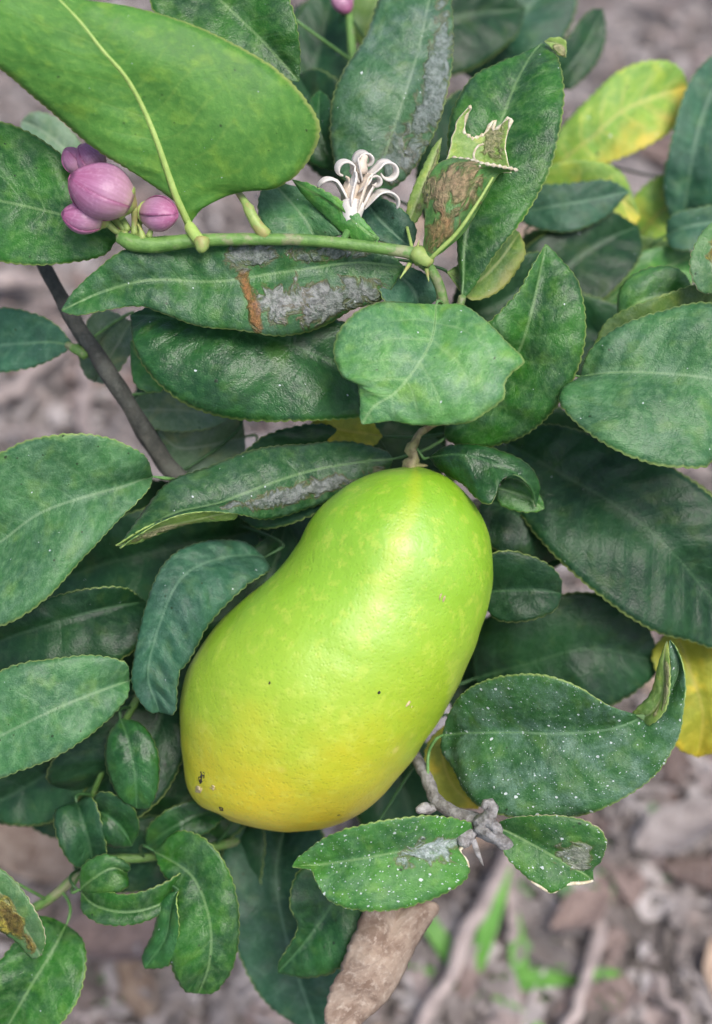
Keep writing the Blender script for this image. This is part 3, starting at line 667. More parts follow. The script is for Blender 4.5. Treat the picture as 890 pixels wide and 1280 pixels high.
# centre
leaf([(545, 376, -10), (543, 405, -38), (537, 430, -50), (520, 460, -58), (495, 490, -60), (468, 508, -58), (451, 531, -54)],
     [(500, 377, -8), (465, 385, -18), (435, 402, -30), (419, 425, -36), (418, 447, -40), (428, 470, -44), (446, 478, -46), (449, 487, -46), (450, 505, -50), (449, 520, -52)],
     [(580, 384, -18), (606, 406, -30), (634, 432, -38), (655, 456, -40), (640, 470, -42), (631, 482, -44), (630, 500, -46), (612, 514, -48), (588, 528, -50), (556, 531, -52), (520, 531, -54), (490, 526, -55), (466, 529, -55)],
     'centre', fold=0.1, droop=0.06, bulge=0.07, quilt=2.0, wave=3, serr=1.6, rag=1.2, ribr=1.4, pet=[(556, 392, 26), (552, 378, 8)], label='pale green leaf with nibbled margins at the centre above the lemon stalk')
leaf([(556, 520, 85), (605, 492, 70), (645, 445, 48), (664, 392, 26), (683, 308, 10)], [(545, 470, 80), (570, 435, 55), (605, 404, 36), (630, 381, 26), (649, 362, 20), (664, 336, 14)],
     [(560, 552, 100), (610, 558, 96), (655, 543, 84), (690, 512, 66), (714, 478, 48), (729, 440, 36), (732, 395, 28), (722, 352, 20), (700, 325, 14)], 'green', bulge=0.12, quilt=2, wave=4, serr=2.4, label='upright dark green leaf with a pointed tip and serrated edge')
leaf([(722, 467, 45), (760, 465, 28), (820, 466, 20), (890, 474, 20), (970, 492, 35)], [(736, 441), (775, 409), (830, 389), (890, 381), (945, 420)], [(702, 495), (712, 522), (758, 561), (815, 585), (872, 590), (888, 578), (935, 545)], 'dusty', dl=22, dr=-4, quilt=2.2, bulge=0.12, ribr=1.4, label='broad leaf with a grooved midrib growing from the right-side branch'.replace('right-side ', 'woody '))
leaf([(735, 446, 120), (780, 415, 110), (830, 395, 105), (930, 372, 110)], [(760, 400), (820, 372), (890, 352)], [(770, 440), (830, 425), (900, 410)], 'olive', rib='rib_dim')
leaf([(768, 402, 150), (795, 380, 135), (830, 368, 130), (866, 368, 135)], [(778, 365), (800, 342), (835, 335), (858, 350)], [(790, 405), (825, 400), (855, 385)], 'bright', dl=15, bulge=0.2, label='small shiny leaf with a brown spot')
leaf([(900, 368, 70), (892, 340, 60), (890, 310, 60), (905, 265, 70)], [(875, 362), (862, 335), (866, 312), (880, 288)], [(930, 350), (935, 310)], 'blotched', serr=2.5, rim='rim_dry', label='yellow-edged leaf with grey blotches')
leaf([(530, 575, 70), (570, 568, 40), (615, 578, 28), (660, 602, 40), (680, 633, 62)], [(560, 558, 60), (605, 558, 45), (645, 575, 50), (672, 605, 58)], [(550, 590, 70), (580, 606, 48), (603, 628, 40), (614, 632, 38), (622, 605, 30), (645, 594, 34), (668, 612, 50)], 'dark', bulge=0.1, wave=4, serr=2.0, rim='rim_dry', pet=[(520, 560, 66)], label='small dark leaf with a torn dry edge beside the lemon stalk')
leaf([(622, 610, 80), (640, 615, 80), (660, 622, 78), (680, 636, 76)], [(635, 598), (660, 605), (676, 622)], [(625, 630), (650, 640), (670, 640)], 'green')
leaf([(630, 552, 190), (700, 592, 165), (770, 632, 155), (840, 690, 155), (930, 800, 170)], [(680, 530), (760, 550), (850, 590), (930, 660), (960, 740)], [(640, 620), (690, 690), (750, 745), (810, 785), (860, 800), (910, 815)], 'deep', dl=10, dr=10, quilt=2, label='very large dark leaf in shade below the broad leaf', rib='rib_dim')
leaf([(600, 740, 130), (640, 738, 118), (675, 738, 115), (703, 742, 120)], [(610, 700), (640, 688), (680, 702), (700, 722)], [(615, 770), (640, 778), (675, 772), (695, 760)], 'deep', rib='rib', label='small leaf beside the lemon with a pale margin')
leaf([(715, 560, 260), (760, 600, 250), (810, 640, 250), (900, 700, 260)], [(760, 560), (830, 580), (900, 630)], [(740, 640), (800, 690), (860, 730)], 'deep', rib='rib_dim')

# upper right group
leaf([(578, 374, 26), (580, 305, 34), (592, 250, 40), (616, 180, 52), (640, 115, 66), (662, 68, 84), (678, 48, 92)], [(573, 340, 40), (570, 280, 50), (560, 200, 62), (566, 145, 75), (590, 100, 84), (622, 80, 90), (650, 66, 92)],
     [(592, 358, 34), (622, 318, 40), (655, 277, 44), (686, 225, 50), (702, 172, 58), (707, 125, 68), (700, 82, 80), (690, 60, 90)], 'green', bulge=0.14, quilt=1.8, wave=4, pet=[(572, 388, 26)], label='tall upright dark leaf behind the torn brown leaf')
leaf([(680, 52, 90), (694, 54, 88), (705, 60, 88), (708, 72, 90)], [(690, 47), (706, 50)], [(692, 62), (700, 70)], 'torn', pet=None, name='leaf_curl', ribr=0.8)
leaf([(464, 248, 130), (490, 165, 120), (516, 85, 125), (536, 0, 150), (548, -70, 180)], [(425, 220, 135), (413, 175, 135), (416, 125, 138), (430, 92, 145), (458, 50, 160), (475, 0, 180), (500, -50, 185)], [(505, 225, 130), (545, 165, 128), (563, 105, 135), (567, 50, 150), (564, 0, 165), (560, -45, 180)], 'silver', bulge=0.1, quilt=1.6, label='long greyish leaf standing behind the withered flower')
leaf([(508, 282, 40), (522, 250, 50), (538, 210, 60), (549, 170, 70)], [(510, 255, 55), (526, 218, 66), (541, 186, 74)], [(524, 272, 44), (540, 236, 54), (549, 200, 66)], 'torn', rib='rib_pale', ribr=1.2, label='narrow pale yellow leaf beside the withered flower', pet=[(515, 310, 8)])
# torn, rolled leaf on the twig end
def sheet(left, right, prof, depth, mat, rim, th=2.2, n=46, c=40, name='leaf', label=None, parent=TREE, wob=2.0, seed=0, edge_r=0.0):
    l, r = spline(np.array(left, float), 60), spline(np.array(right, float), 60)
    G = np.zeros((n, c, 3)); uv = np.zeros((n, c, 2)); tt = np.linspace(0, 1, 60)
    for j in range(c):
        u = j / (c - 1)
        vm = np.interp(u, [p[0] for p in prof], [p[1] for p in prof])
        for i in range(n):
            t = vm * i / (n - 1)
            a_ = np.array([np.interp(t, tt, l[:, k]) for k in range(3)]); b_ = np.array([np.interp(t, tt, r[:, k]) for k in range(3)])
            p = a_ + (b_ - a_) * u
            w_ = np.linalg.norm(b_ - a_)
            p[2] += depth * w_ * math.sin(math.pi * u) + wob * mnoise.noise(Vector((p[0] * 0.05, p[1] * 0.05, seed)))
            p[0] += 0.8 * wob * mnoise.noise(Vector((p[0] * 0.09, p[1] * 0.09, seed + 9)))
            G[i, j] = p; uv[i, j] = (u, t)
    W = P(G); N = np.cross(np.gradient(W, axis=0), np.gradient(W, axis=1)); N /= np.linalg.norm(N, axis=2)[..., None] + 1e-12
    toward = ((CAM - W) * N).sum() > 0
    top = W[-1].copy()
    o = grid_shell(name, W, N if toward else -N, th * S, uv, uv * np.array([2.0, 2.4]), [M[mat], M['torn'], M[rim]], parent, flip=toward)
    if label: o['label'] = label
    if edge_r:
        link('dry_margin', tube_mesh('dry_margin', top, edge_r * S * (1 + 0.5 * np.sin(np.arange(len(top)) * 1.9)), 6, 0.3), o, [M['rim_dry']])
    return o
near = sheet([(530, 322, -4), (530, 300, -8), (532, 270, -10), (530, 245, -8), (536, 222, -6), (548, 205, -2), (570, 196, 2)], [(540, 323, -6), (556, 312, -10), (578, 292, -12), (598, 260, -12), (612, 235, -10), (626, 216, -8), (648, 213, -10)],
      [(0, 0.97), (0.2, 1.0), (0.45, 0.985), (0.7, 1.0), (1, 1)], -0.34, 'rolled', 'rim_dry', label='rolled leaf eaten away to brown patches at the twig end', seed=3, edge_r=2.0)
tube('midrib', [(533, 326, 0, 5), (545, 316, -12, 3.4), (572, 290, -24, 2.6), (598, 252, -30, 2.0), (616, 222, -26, 1.4)], M['rib_pale'], near, rough=0.05, skel=False)
sheet([(548, 214, 6), (560, 196, 16), (566, 170, 22), (574, 148, 24), (586, 134, 20)], [(640, 216, 4), (636, 206, 10), (632, 188, 16), (634, 168, 18), (642, 150, 16)],
      [(0, 1.0), (0.05, 1.0), (0.12, 0.80), (0.18, 0.62), (0.35, 0.55), (0.5, 0.60), (0.58, 0.66), (0.66, 0.95), (0.70, 0.72), (0.80, 0.80), (0.86, 1.0), (0.94, 1.0), (1.0, 0.82)], 0.22, 'torn', 'rim_dry', name='leaf_shred', label='torn pale leaf tip with dry white edges', seed=7, parent=TREE, edge_r=2.2)
tube('torn_edge', [(600, 208, -32, 1.6), (592, 196, -8, 1.6), (596, 184, 4, 1.5), (604, 180, 8, 1.2)], M['rim_dry'], near, rough=0.2, skel=False)
# small leaves by the twig
leaf([(470, 303, 6), (440, 276, 4), (405, 250, 6), (362, 228, 14)], [(450, 268, 6), (420, 244, 8), (388, 230, 10)], [(455, 302, 22), (420, 280, 26), (385, 252, 24)], 'bright', serr=2.2, pet=[(476, 309, -2)], label='narrow folded leaf with a pale edge on the green twig')
leaf([(395, 300, 34), (385, 280, 40), (365, 255, 46), (340, 225, 56)], [(345, 300), (325, 275), (325, 245)], [(440, 295), (425, 268), (385, 240)], 'dusty', pet=[(400, 302, 2)])
leaf([(515, 312, 40), (490, 290, 44), (470, 270, 50), (455, 248, 60)], [(470, 300), (455, 280), (450, 260)], [(520, 285), (502, 262), (475, 248)], 'teal', rib='rib_dim')
leaf([(420, 215, 190), (405, 180, 190), (398, 150, 195), (400, 110, 210)], [(385, 200), (378, 160), (388, 125)], [(425, 190), (418, 150), (412, 125)], 'dark', rib='rib_dim')
leaf([(560, 340, 60), (590, 355, 70), (620, 330, 80), (650, 290, 90)], [(575, 330), (605, 310), (630, 285)], [(585, 375), (625, 362), (655, 320)], 'olive', rib='rib_dim')
leaf([(480, 330, 50), (500, 345, 52), (515, 360, 55), (525, 385, 60)], [(470, 350), (480, 375), (500, 388)], [(515, 335), (540, 350), (545, 375)], 'teal', rib='rib_dim')
# far upper right, soft
leaf([(680, 215, 480), (735, 175, 450), (785, 135, 440), (862, 108, 450)], [(690, 175), (730, 130), (775, 88), (820, 75), (850, 85)], [(700, 225), (760, 205), (815, 180), (850, 150)], 'yellow', label='blurred yellow leaf turning from green over the litter')
leaf([(640, 268, 330), (690, 258, 315), (740, 250, 310), (788, 240, 320)], [(660, 235), (710, 228), (760, 225)], [(660, 280), (710, 288), (755, 272)], 'teal', dr=14, dl=8, rib='rib_dim', label='bluish leaf lying over a yellow one')
leaf([(670, 275, 400), (720, 240, 380), (760, 240, 375), (802, 270, 380)], [(680, 215), (730, 200), (775, 215)], [(690, 300), (750, 300), (790, 285)], 'yellow', rib='rib_dim')
leaf([(650, 340, 390), (690, 320, 370), (730, 300, 365), (780, 282, 375)], [(650, 300), (690, 280), (740, 275)], [(670, 355), (710, 345), (750, 318)], 'olive', rib='rib_dim', label='mottled olive leaf below the bluish leaf')
leaf([(850, 300, 450), (862, 220, 410), (880, 140, 405), (920, 60, 420)], [(830, 240), (838, 180), (858, 110), (890, 70)], [(900, 260), (925, 180), (930, 100)], 'teal', label='pale bluish leaf standing at the edge of the bush')
leaf([(790, 300, 490), (830, 262, 470), (870, 235, 465), (940, 215, 470)], [(790, 255), (820, 222), (870, 205), (910, 205)], [(815, 305), (860, 300), (920, 265)], 'yellow', rib='rib_dim', label='green and yellow striped leaf behind the bluish leaf')
leaf([(830, 295, 340), (855, 285, 330), (880, 280, 330), (920, 275, 340)], [(840, 270), (870, 260), (900, 258)], [(845, 310), (875, 312), (905, 300)], 'teal', rib='rib_dim')
leaf([(735, 400, 370), (775, 365, 355), (820, 340, 355), (872, 318, 365)], [(740, 350), (785, 320), (835, 308)], [(760, 410), (810, 395), (860, 360)], 'bright', rib='rib_dim')
leaf([(700, 430, 410), (740, 390, 390), (770, 360, 390), (800, 330, 400)], [(690, 380), (730, 340), (775, 325)], [(730, 430), (780, 400), (800, 365)], 'green', rib='rib_dim')
leaf([(600, 120, 570), (620, 60, 530), (650, 20, 520), (700, -30, 530)], [(570, 70), (595, 10), (640, -30)], [(640, 110), (690, 70), (720, 10)], 'teal', rib='rib_dim')
leaf([(690, 110, 500), (715, 80, 490), (735, 50, 490), (755, 10, 500)], [(690, 75), (710, 45), (735, 15)], [(715, 110), (745, 80), (758, 45)], 'deep', rib='rib_dim')
leaf([(430, 120, 570), (420, 80, 550), (405, 40, 550), (380, 0, 560)], [(395, 100), (375, 60), (365, 20)], [(445, 80), (435, 40), (415, 0)], 'deep', rib='rib_dim')
leaf([(450, 60, 530), (465, 25, 520), (478, -10, 520), (490, -50, 530)], [(435, 30), (450, -15)], [(475, 40), (495, 0)], 'olive', rib='rib_dim')
leaf([(870, 340, 430), (800, 330, 420), (740, 345, 420), (690, 375, 440)], [(830, 300), (760, 300), (715, 330)], [(840, 375), (780, 385), (730, 385)], 'olive', rib='rib_dim')

# lower right cluster
leaf([(548, 918, 95), (600, 916, 55), (660, 915, 30), (730, 915, 10), (790, 902, -5), (830, 870, -12), (845, 830, -8), (832, 800, 0)],
     [(558, 890, 70), (585, 860, 30), (630, 845, -14), (680, 842, -36), (720, 855, -40), (760, 880, -30), (795, 895, -14), (812, 905, -16), (828, 880, -16), (834, 840, -8)],
     [(545, 940, 88), (562, 965, 70), (580, 990, 50), (610, 1012, 30), (660, 1022, 14), (720, 1020, 0), (775, 1000, -14), (820, 968, -24), (850, 920, -30), (858, 870, -30), (850, 830, -20), (840, 808, -8)], 'speckle2', fold=0.04, droop=0.03, quilt=1.8, wave=3, bulge=0.10, serr=1.8, ribr=1.4, pet=[(535, 975, 95), (536, 940, 110)], label='big speckled leaf with its tip curling up by the lemon')
leaf([(796, 897, -4), (812, 890, -22), (826, 862, -26), (830, 800, -6)], [(792, 890, 0), (812, 872, -4), (824, 840, -2)], [(812, 906, -20), (834, 890, -34), (840, 850, -32), (836, 815, -14)], 'torn', pet=None, quilt=1, wave=1, bulge=0.1, rag=1.5, name='leaf_fold', label='yellowish dry underside of the curled leaf tip', rib='rim_dry', ribr=0.8)
low_leaf = leaf([(590, 1047, 12), (540, 1058, -12), (480, 1068, -22), (420, 1078, -18), (364, 1084, -6)], [(590, 1030, 0), (550, 1020, -28), (500, 1022, -48), (440, 1034, -48), (400, 1050, -36), (372, 1072, -14)], [(572, 1064, 4), (586, 1080, -2), (580, 1100, -10), (545, 1120, -24), (500, 1136, -36), (450, 1138, -40), (412, 1126, -36), (394, 1100, -30), (388, 1088, -20)], 'speckle', fold=0.04, droop=0.03, quilt=1.5, wave=2.5, bulge=0.12, serr=2.4, rag=1.5, rim='rim', pet=[(604, 1034, 14)], label='white-speckled leaf lying across the lower tip of the lemon')
short_leaf = leaf([(616, 1032, 12), (645, 1044, 6), (690, 1068, 0), (742, 1100, 2)], [(622, 1050, 2), (640, 1080, -8), (665, 1102, -12), (690, 1115, -12), (715, 1104, -8), (738, 1102, -2)], [(640, 1022, -6), (690, 1018, -26), (735, 1026, -32), (758, 1046, -26), (752, 1075, -14), (742, 1085, -4)], 'speckle3', fold=0.04, droop=0.03, quilt=1, wave=2, bulge=0.1, serr=1.8, rag=1.5, rim='rim_dry', pet=[(608, 1032, 14)], label='short speckled leaf with a white torn edge on the grey twig')
tube('dry_margin', [(664, 1102, -13, 0.8), (678, 1110, -14, 1.8), (690, 1115, -14, 2.2), (702, 1108, -11, 2.0), (715, 1104, -9, 2.4), (728, 1104, -5, 2.0), (741, 1101, 0, 1.4)], M['rim_dry'], short_leaf, rough=0.5, skel=False)
tube('dry_margin', [(588, 1050, 8, 1.6), (574, 1064, 2, 2.2), (583, 1074, -2, 2.0), (586, 1084, -5, 1.2)], M['rim_dry'], low_leaf, rough=0.5, skel=False)
leaf([(505, 1120, 130), (490, 1165, 90), (465, 1215, 80), (430, 1300, 90)], [(465, 1120, 110), (445, 1160, 95), (425, 1210, 90), (405, 1270, 90)], [(548, 1130, 125), (535, 1160, 130), (512, 1200, 125), (480, 1250, 110)], 'dry', 'dry', fold=0.04, droop=0.03, quilt=2.5, wave=5, bulge=0.25, serr=0.8, rag=4, rim='dry', rib='dry', ribr=1.4, pet=[(560, 1060, 60), (530, 1090, 100)], label='dry brown rolled dead leaf dangling below the speckled leaf')

# lower left cluster
leaf([(150, 895, 110), (160, 925, 95), (168, 965, 90), (172, 1012, 100)], [(135, 920, 105), (132, 955, 105), (148, 995, 105)], [(175, 905, 110), (195, 940, 112), (196, 980, 110), (186, 1008, 106)], 'dark', bulge=0.2, rib='rib_dim', label='dark oval upright leaf between lemon and grey-green leaf')
leaf([(95, 1000, 150), (105, 1030, 130), (112, 1055, 130), (118, 1085, 140)], [(70, 1015), (72, 1050), (92, 1080)], [(118, 1005), (130, 1040), (132, 1070)], 'deep', bulge=0.2, rib='rib_dim')
leaf([(110, 1010, 140), (135, 1020, 125), (152, 1035, 125), (166, 1058, 135)], [(130, 992), (160, 1002), (172, 1030)], [(118, 1040), (140, 1058)], 'dark', bulge=0.2, rib='rib_dim')
leaf([(98, 1112, 110), (118, 1098, 95), (140, 1085, 92), (160, 1092, 100)], [(105, 1082), (130, 1068), (152, 1074), (165, 1085)], [(115, 1118), (140, 1118), (158, 1108)], 'green', bulge=0.2, label='small rounded young leaf at a shoot tip')
leaf([(96, 1112, 110), (120, 1132, 92), (160, 1140, 86), (205, 1128, 90), (235, 1100, 100)], [(120, 1112), (160, 1118), (200, 1105), (225, 1092)], [(105, 1142), (135, 1157), (180, 1152), (215, 1130)], 'green', bulge=0.15, wave=3, rib='rib_dim', label='crescent shaped young leaf curving from the same shoot')
leaf([(190, 1062, 130), (240, 1095, 90), (262, 1150, 75), (262, 1200, 80), (248, 1244, 95)], [(225, 1042, 115), (262, 1055, 100), (290, 1095, 90), (300, 1150, 88), (292, 1205, 92), (270, 1238, 96)], [(200, 1085, 110), (218, 1120, 92), (212, 1165, 95), (215, 1205, 98), (230, 1236, 98)], 'green', bulge=0.14, quilt=2, wave=4, rib='rib_dim', label='large glossy curved leaf below the young shoot')
leaf([(218, 1110, 85), (212, 1140, 80), (205, 1175, 85), (178, 1210, 95)], [(222, 1130, 70), (226, 1165, 78), (212, 1205, 88)], [(200, 1130, 100), (192, 1165, 102), (178, 1195, 102)], 'dark', bulge=0.2, rib='rib_dim', pet=[(205, 1085, 130)])
leaf([(85, 1150, 150), (65, 1190, 120), (40, 1230, 110), (0, 1300, 115)], [(40, 1150), (10, 1190), (-30, 1240), (-30, 1290)], [(102, 1175), (106, 1215), (92, 1260), (50, 1300)], 'green', quilt=2, bulge=0.12, label='broad leaf with a pale midrib under the yellow-blotched leaf')
leaf([(-30, 1090, 40), (0, 1115, 44), (25, 1148, 48), (50, 1196, 56)], [(-10, 1080, 40), (22, 1102, 44), (50, 1140, 46), (58, 1172, 50)], [(-30, 1130, 55), (0, 1160, 62), (22, 1178, 64), (38, 1198, 62)], 'blotched', serr=2.0, rim='rim_dry', label='leaf with a yellow and brown blotched edge', rib='rib')
leaf([(285, 1010, 210), (245, 1020, 190), (215, 1035, 185), (180, 1060, 195)], [(250, 1000), (210, 1012), (185, 1035)], [(265, 1035), (230, 1055), (200, 1068)], 'dark', rib='rib_dim')

# ------------------------------------------------------------------ lemon
def make_lemon():
    prs = [((512, 583), (524, 583)), ((484, 587), (540, 588)), ((455, 596), (562, 598)), ((425, 613), (583, 617)), ((392, 643), (604, 650)), ((371, 679), (615, 693)), ((346, 713), (616, 735)), ((299, 754), (603, 785)), ((264, 790), (583, 836)),
           ((239, 828), (557, 884)), ((228, 868), (530, 927)), ((226, 908), (500, 968)), ((229, 948), (462, 1008)), ((234, 984), (415, 1032)), ((250, 1007), (366, 1040)), ((272, 1017), (330, 1037)), ((287, 1026), (300, 1030))]
    L = spline([(*a, 0) for a, b in prs], 140); R = spline([(*b, 0) for a, b in prs], 140)
    ax = (L + R) / 2
    n, m = 140, 96
    v, uv = [], []
    arc = np.r_[0, np.cumsum(np.linalg.norm(np.diff(ax, axis=0), axis=1))]; arc /= arc[-1]
    for i in range(n):
        h = (R[i] - L[i]) / 2; hw = np.linalg.norm(h)
        cz = 62 + 45 * arc[i]
        for k in range(m):
            th = 2 * math.pi * k / m
            q = ax[i] + h * math.cos(th) + np.array([0, 0, cz + -0.93 * hw * math.sin(th)])
            lump = (2.6 * mnoise.noise(Vector((q[0] * 0.012, q[1] * 0.012, q[2] * 0.012))) + 1.1 * mnoise.noise(Vector((q[0] * 0.034, q[1] * 0.034, q[2] * 0.034 + 5)))) * min(1, hw / 60)
            q = q + np.array([h[0] / hw * math.cos(th), h[1] / hw * math.cos(th), -math.sin(th)]) * lump
            v.append(q); uv.append((k / m, arc[i]))
    f = [(i * m + k, (i + 1) * m + k, (i + 1) * m + (k + 1) % m, i * m + (k + 1) % m) for i in range(n - 1) for k in range(m)]
    v.append(ax[0] + (0, 0, 62)); v.append(ax[-1] + (0, 0, 107)); uv += [(0.5, 0), (0.5, 1)]
    f += [((k + 1) % m, n * m, k)[::-1] for k in range(m)] + [((n - 1) * m + k, n * m + 1, (n - 1) * m + (k + 1) % m) for k in range(m)]
    W = P(np.array(v))
    c = W.mean(0)
    me = mesh('lemon', W - c, f)
    li = np.empty(len(me.loops), np.int32); me.loops.foreach_get('vertex_index', li)
    l = me.uv_layers.new(name='leaf'); l.data.foreach_set('uv', np.array(uv)[li].astype(np.float32).ravel())
    o = link('lemon', me, None, [M['lemon']])
    o.location = c
    bpy.context.view_layer.update()
    tag(o, 'large green lemon ripening to yellow at its lower end', 'lemon')
    def surf(x, y):
        d = np.array(v)[:n * m]
        front = d[:, 2] < 62 + 60
        e = np.hypot(d[:, 0] - x, d[:, 1] - y) + (~front) * 1e4
        return d[e.argmin()]
    def lump(name, x, y, rx, ry, hgt, mat, rot=0, lab=None):
        z = surf(x, y)[2]
        vv, ff = [], []
        for a in range(5):
            for k in range(12):
                th = 2 * math.pi * k / 12; rr = math.sin(a / 4 * math.pi / 2)
                wob = 1 + 0.25 * mnoise.noise(Vector((x + math.cos(th), y + math.sin(th), a)))
                px, py = rr * rx * math.cos(th) * wob, rr * ry * math.sin(th) * wob
                xx = x + px * math.cos(rot) - py * math.sin(rot); yy = y + px * math.sin(rot) + py * math.cos(rot)
                vv.append((xx, yy, surf(xx, yy)[2] + 1.0 - hgt * math.cos(a / 4 * math.pi / 2)))
        for a in range(4):
            for k in range(12):
                ff.append((a * 12 + k, a * 12 + (k + 1) % 12, (a + 1) * 12 + (k + 1) % 12, (a + 1) * 12 + k))
        q = link(name, mesh(name, P(np.array(vv)), ff), o, [M[mat]])
        q['label'] = lab or name
    lump('scar', 252, 972, 4, 8, 2.5, 'black', 0.15, 'black elongated scar near the lemon tip')
    lump('scar', 248, 987, 5, 5, 4, 'pale_crust', 0, 'pale crusty scar near the lemon tip')
    lump('scar', 266, 985, 4, 4, 2, 'pale_crust', 0, 'small pale scar near the lemon tip')
    lump('scar', 276, 1011, 4, 2.5, 2.5, 'black', 0.5, 'small dark fleck under the lemon tip')
    lump('scar', 553, 747, 4, 6, 1.2, 'pale_crust', 0.1, 'pale tan blemish on the green flank')
    lump('scar', 511, 881, 5, 5, 0.9, 'pale_crust', 0.4, 'faint tan blemish low on the lemon')
    lump('scar', 336, 853, 2.2, 2.6, 1.5, 'black', 0, 'tiny black fleck on the lemon skin')
    lump('scar', 474, 866, 2.2, 2.2, 1.5, 'black', 0, 'tiny dark fleck on the lemon skin')
    return o
LEMON = make_lemon()
def lemon_calyx():
    v, f = [], []
    m = 40
    for a in range(5):
        for k in range(m):
            th = 2 * math.pi * k / m; rr = (a / 4) * (13 + 5 * math.cos(5 * th))
            v.append((517 + rr * math.cos(th), 581 + 0.55 * rr * math.sin(th) + 0.05 * rr, 58 + (a / 4) ** 2 * 4 - 0.45 * rr * math.sin(th) - 3))
    f = [(a * m + k, a * m + (k + 1) % m, (a + 1) * m + (k + 1) % m, (a + 1) * m + k) for a in range(4) for k in range(m)]
    o = link('calyx', mesh('calyx', P(np.array(v)), f), LEMON, [M['stalk']])
    mo = o.modifiers.new('thickness', 'SOLIDIFY'); mo.thickness = 0.0006
lemon_calyx()
tube('fruit_stalk', [(590, 520, 168, 6), (556, 524, 130, 5.5), (530, 537, 92, 4.5), (519, 552, 68, 5), (513, 562, 60, 6.5), (519, 571, 60, 6), (515, 578, 60, 10), (517, 588, 66, 13)], M['stalk'], rough=0.7, seed=21, label='short knobbly stalk holding the lemon')

# ------------------------------------------------------------------ flower buds
def bud(cx, cy, z, r, ln, ang, tilt=0.0, cal=True, label=None, seed=0):
    """egg-shaped bud; ang = direction of its tip in the picture plane, tilt = tip turned to the camera"""
    a = math.radians(ang)
    ax = np.array([math.cos(a) * math.cos(tilt), math.sin(a) * math.cos(tilt), -math.sin(tilt)])
    e1 = np.cross(ax, (0, 0, 1.0)); e1 /= np.linalg.norm(e1); e2 = np.cross(ax, e1)
    b = np.array([cx, cy, z], float) - ax * ln / 2
    prof = lambda t: r * (math.sin(math.pi * min(1, (0.10 + 0.90 * t))) ** 0.62) * (1.0 + 0.10 * (t - 0.5))
    def surf(t, th, k=1.0):
        q = prof(t) * k
        return b + ax * ln * t + (e1 * math.cos(th) + e2 * math.sin(th)) * q
    n, m = 16, 20
    v = [surf(i / n, 2 * math.pi * k / m, 0.95) for i in range(n + 1) for k in range(m)]
    f = [(i * m + k, i * m + (k + 1) % m, (i + 1) * m + (k + 1) % m, (i + 1) * m + k) for i in range(n) for k in range(m)]
    f += [tuple(range(m))[::-1], tuple(n * m + k for k in range(m))]
    me = mesh('flower_bud', P(np.array(v)), f)
    u = me.uv_layers.new(name='leaf')
    o = link('flower_bud', me, TREE, [M['petal']])
    if label: o['label'] = label
    for i in range(4):
        th0 = 2 * math.pi * i / 4 + seed
        r_, c_ = 18, 13
        G = np.zeros((r_, c_, 3)); uv = np.zeros((r_, c_, 2))
        for p in range(r_):
            t = 0.02 + 0.97 * p / (r_ - 1)
            for q in range(c_):
                s_ = -1 + 2 * q / (c_ - 1)
                half = 1.0 * (1 - 0.12 * t)
                k = 1.03 + 0.06 * s_ - 0.05 * max(0, abs(s_) - 0.85)
                G[p, q] = surf(t, th0 + s_ * half, k); uv[p, q] = (q / (c_ - 1), t)
        W = P(G)
        N = np.cross(np.gradient(W, axis=0), np.gradient(W, axis=1)); N /= np.linalg.norm(N, axis=2)[..., None] + 1e-12
        ctr = P(b + ax * ln / 2)
        fl = ((W - ctr) * N).sum() < 0
        grid_shell('petal', W, -N if fl else N, 1.2 * S, uv, uv, [M['petal']] * 3, o, flip=not fl)
    if cal:
        pts = [(*(b - ax * 10), 4), (*(b - ax * 3), r * 0.45), (*(b + ax * 3), r * 0.72)]
        tube('calyx', pts, M['calyx'], o, 10, 0.15, skel=False)
    return b, ax
buds = [bud(124, 238, -40, 34, 84, 205, 0.22, label='large pink flower bud, biggest of its cluster', seed=0.5),
        bud(112, 198, -8, 19, 42, 232, 0.1, label='small pink bud tucked above the large bud', seed=0.2),
        bud(92, 200, -4, 14, 36, 235, 0.1, label='slender pink bud at the cluster edge', seed=0.9),
        bud(102, 272, -26, 19, 52, 192, 0.2, label='small pink bud under the large bud', seed=1.3),
        bud(200, 267, -24, 21, 50, 5, 0.55, label='rounded magenta bud apart from the cluster by the petiole', seed=0.8)]
for (b, ax), root in zip(buds, [(168, 293, -16), (160, 288, -10), (156, 288, -8), (158, 293, -16), (176, 296, -16)]):
    c = (np.array(root) + b - ax * 8) / 2 + np.array([0, 4, 4])
    tube('bud_stalk', [(*root, 5), (*c, 4), (*(b - ax * 8), 4.5)], M['calyx'], TREE, 10, 0.1, skel=False)
bud(428, 2, 330, 13, 34, 60, 0.0, label='out of focus pink bud among the upper leaves')
tube('bud_stalk', [(434, -40, 350, 3), (424, -20, 335, 3)], M['calyx'], TREE, 8, 0.1, skel=False)
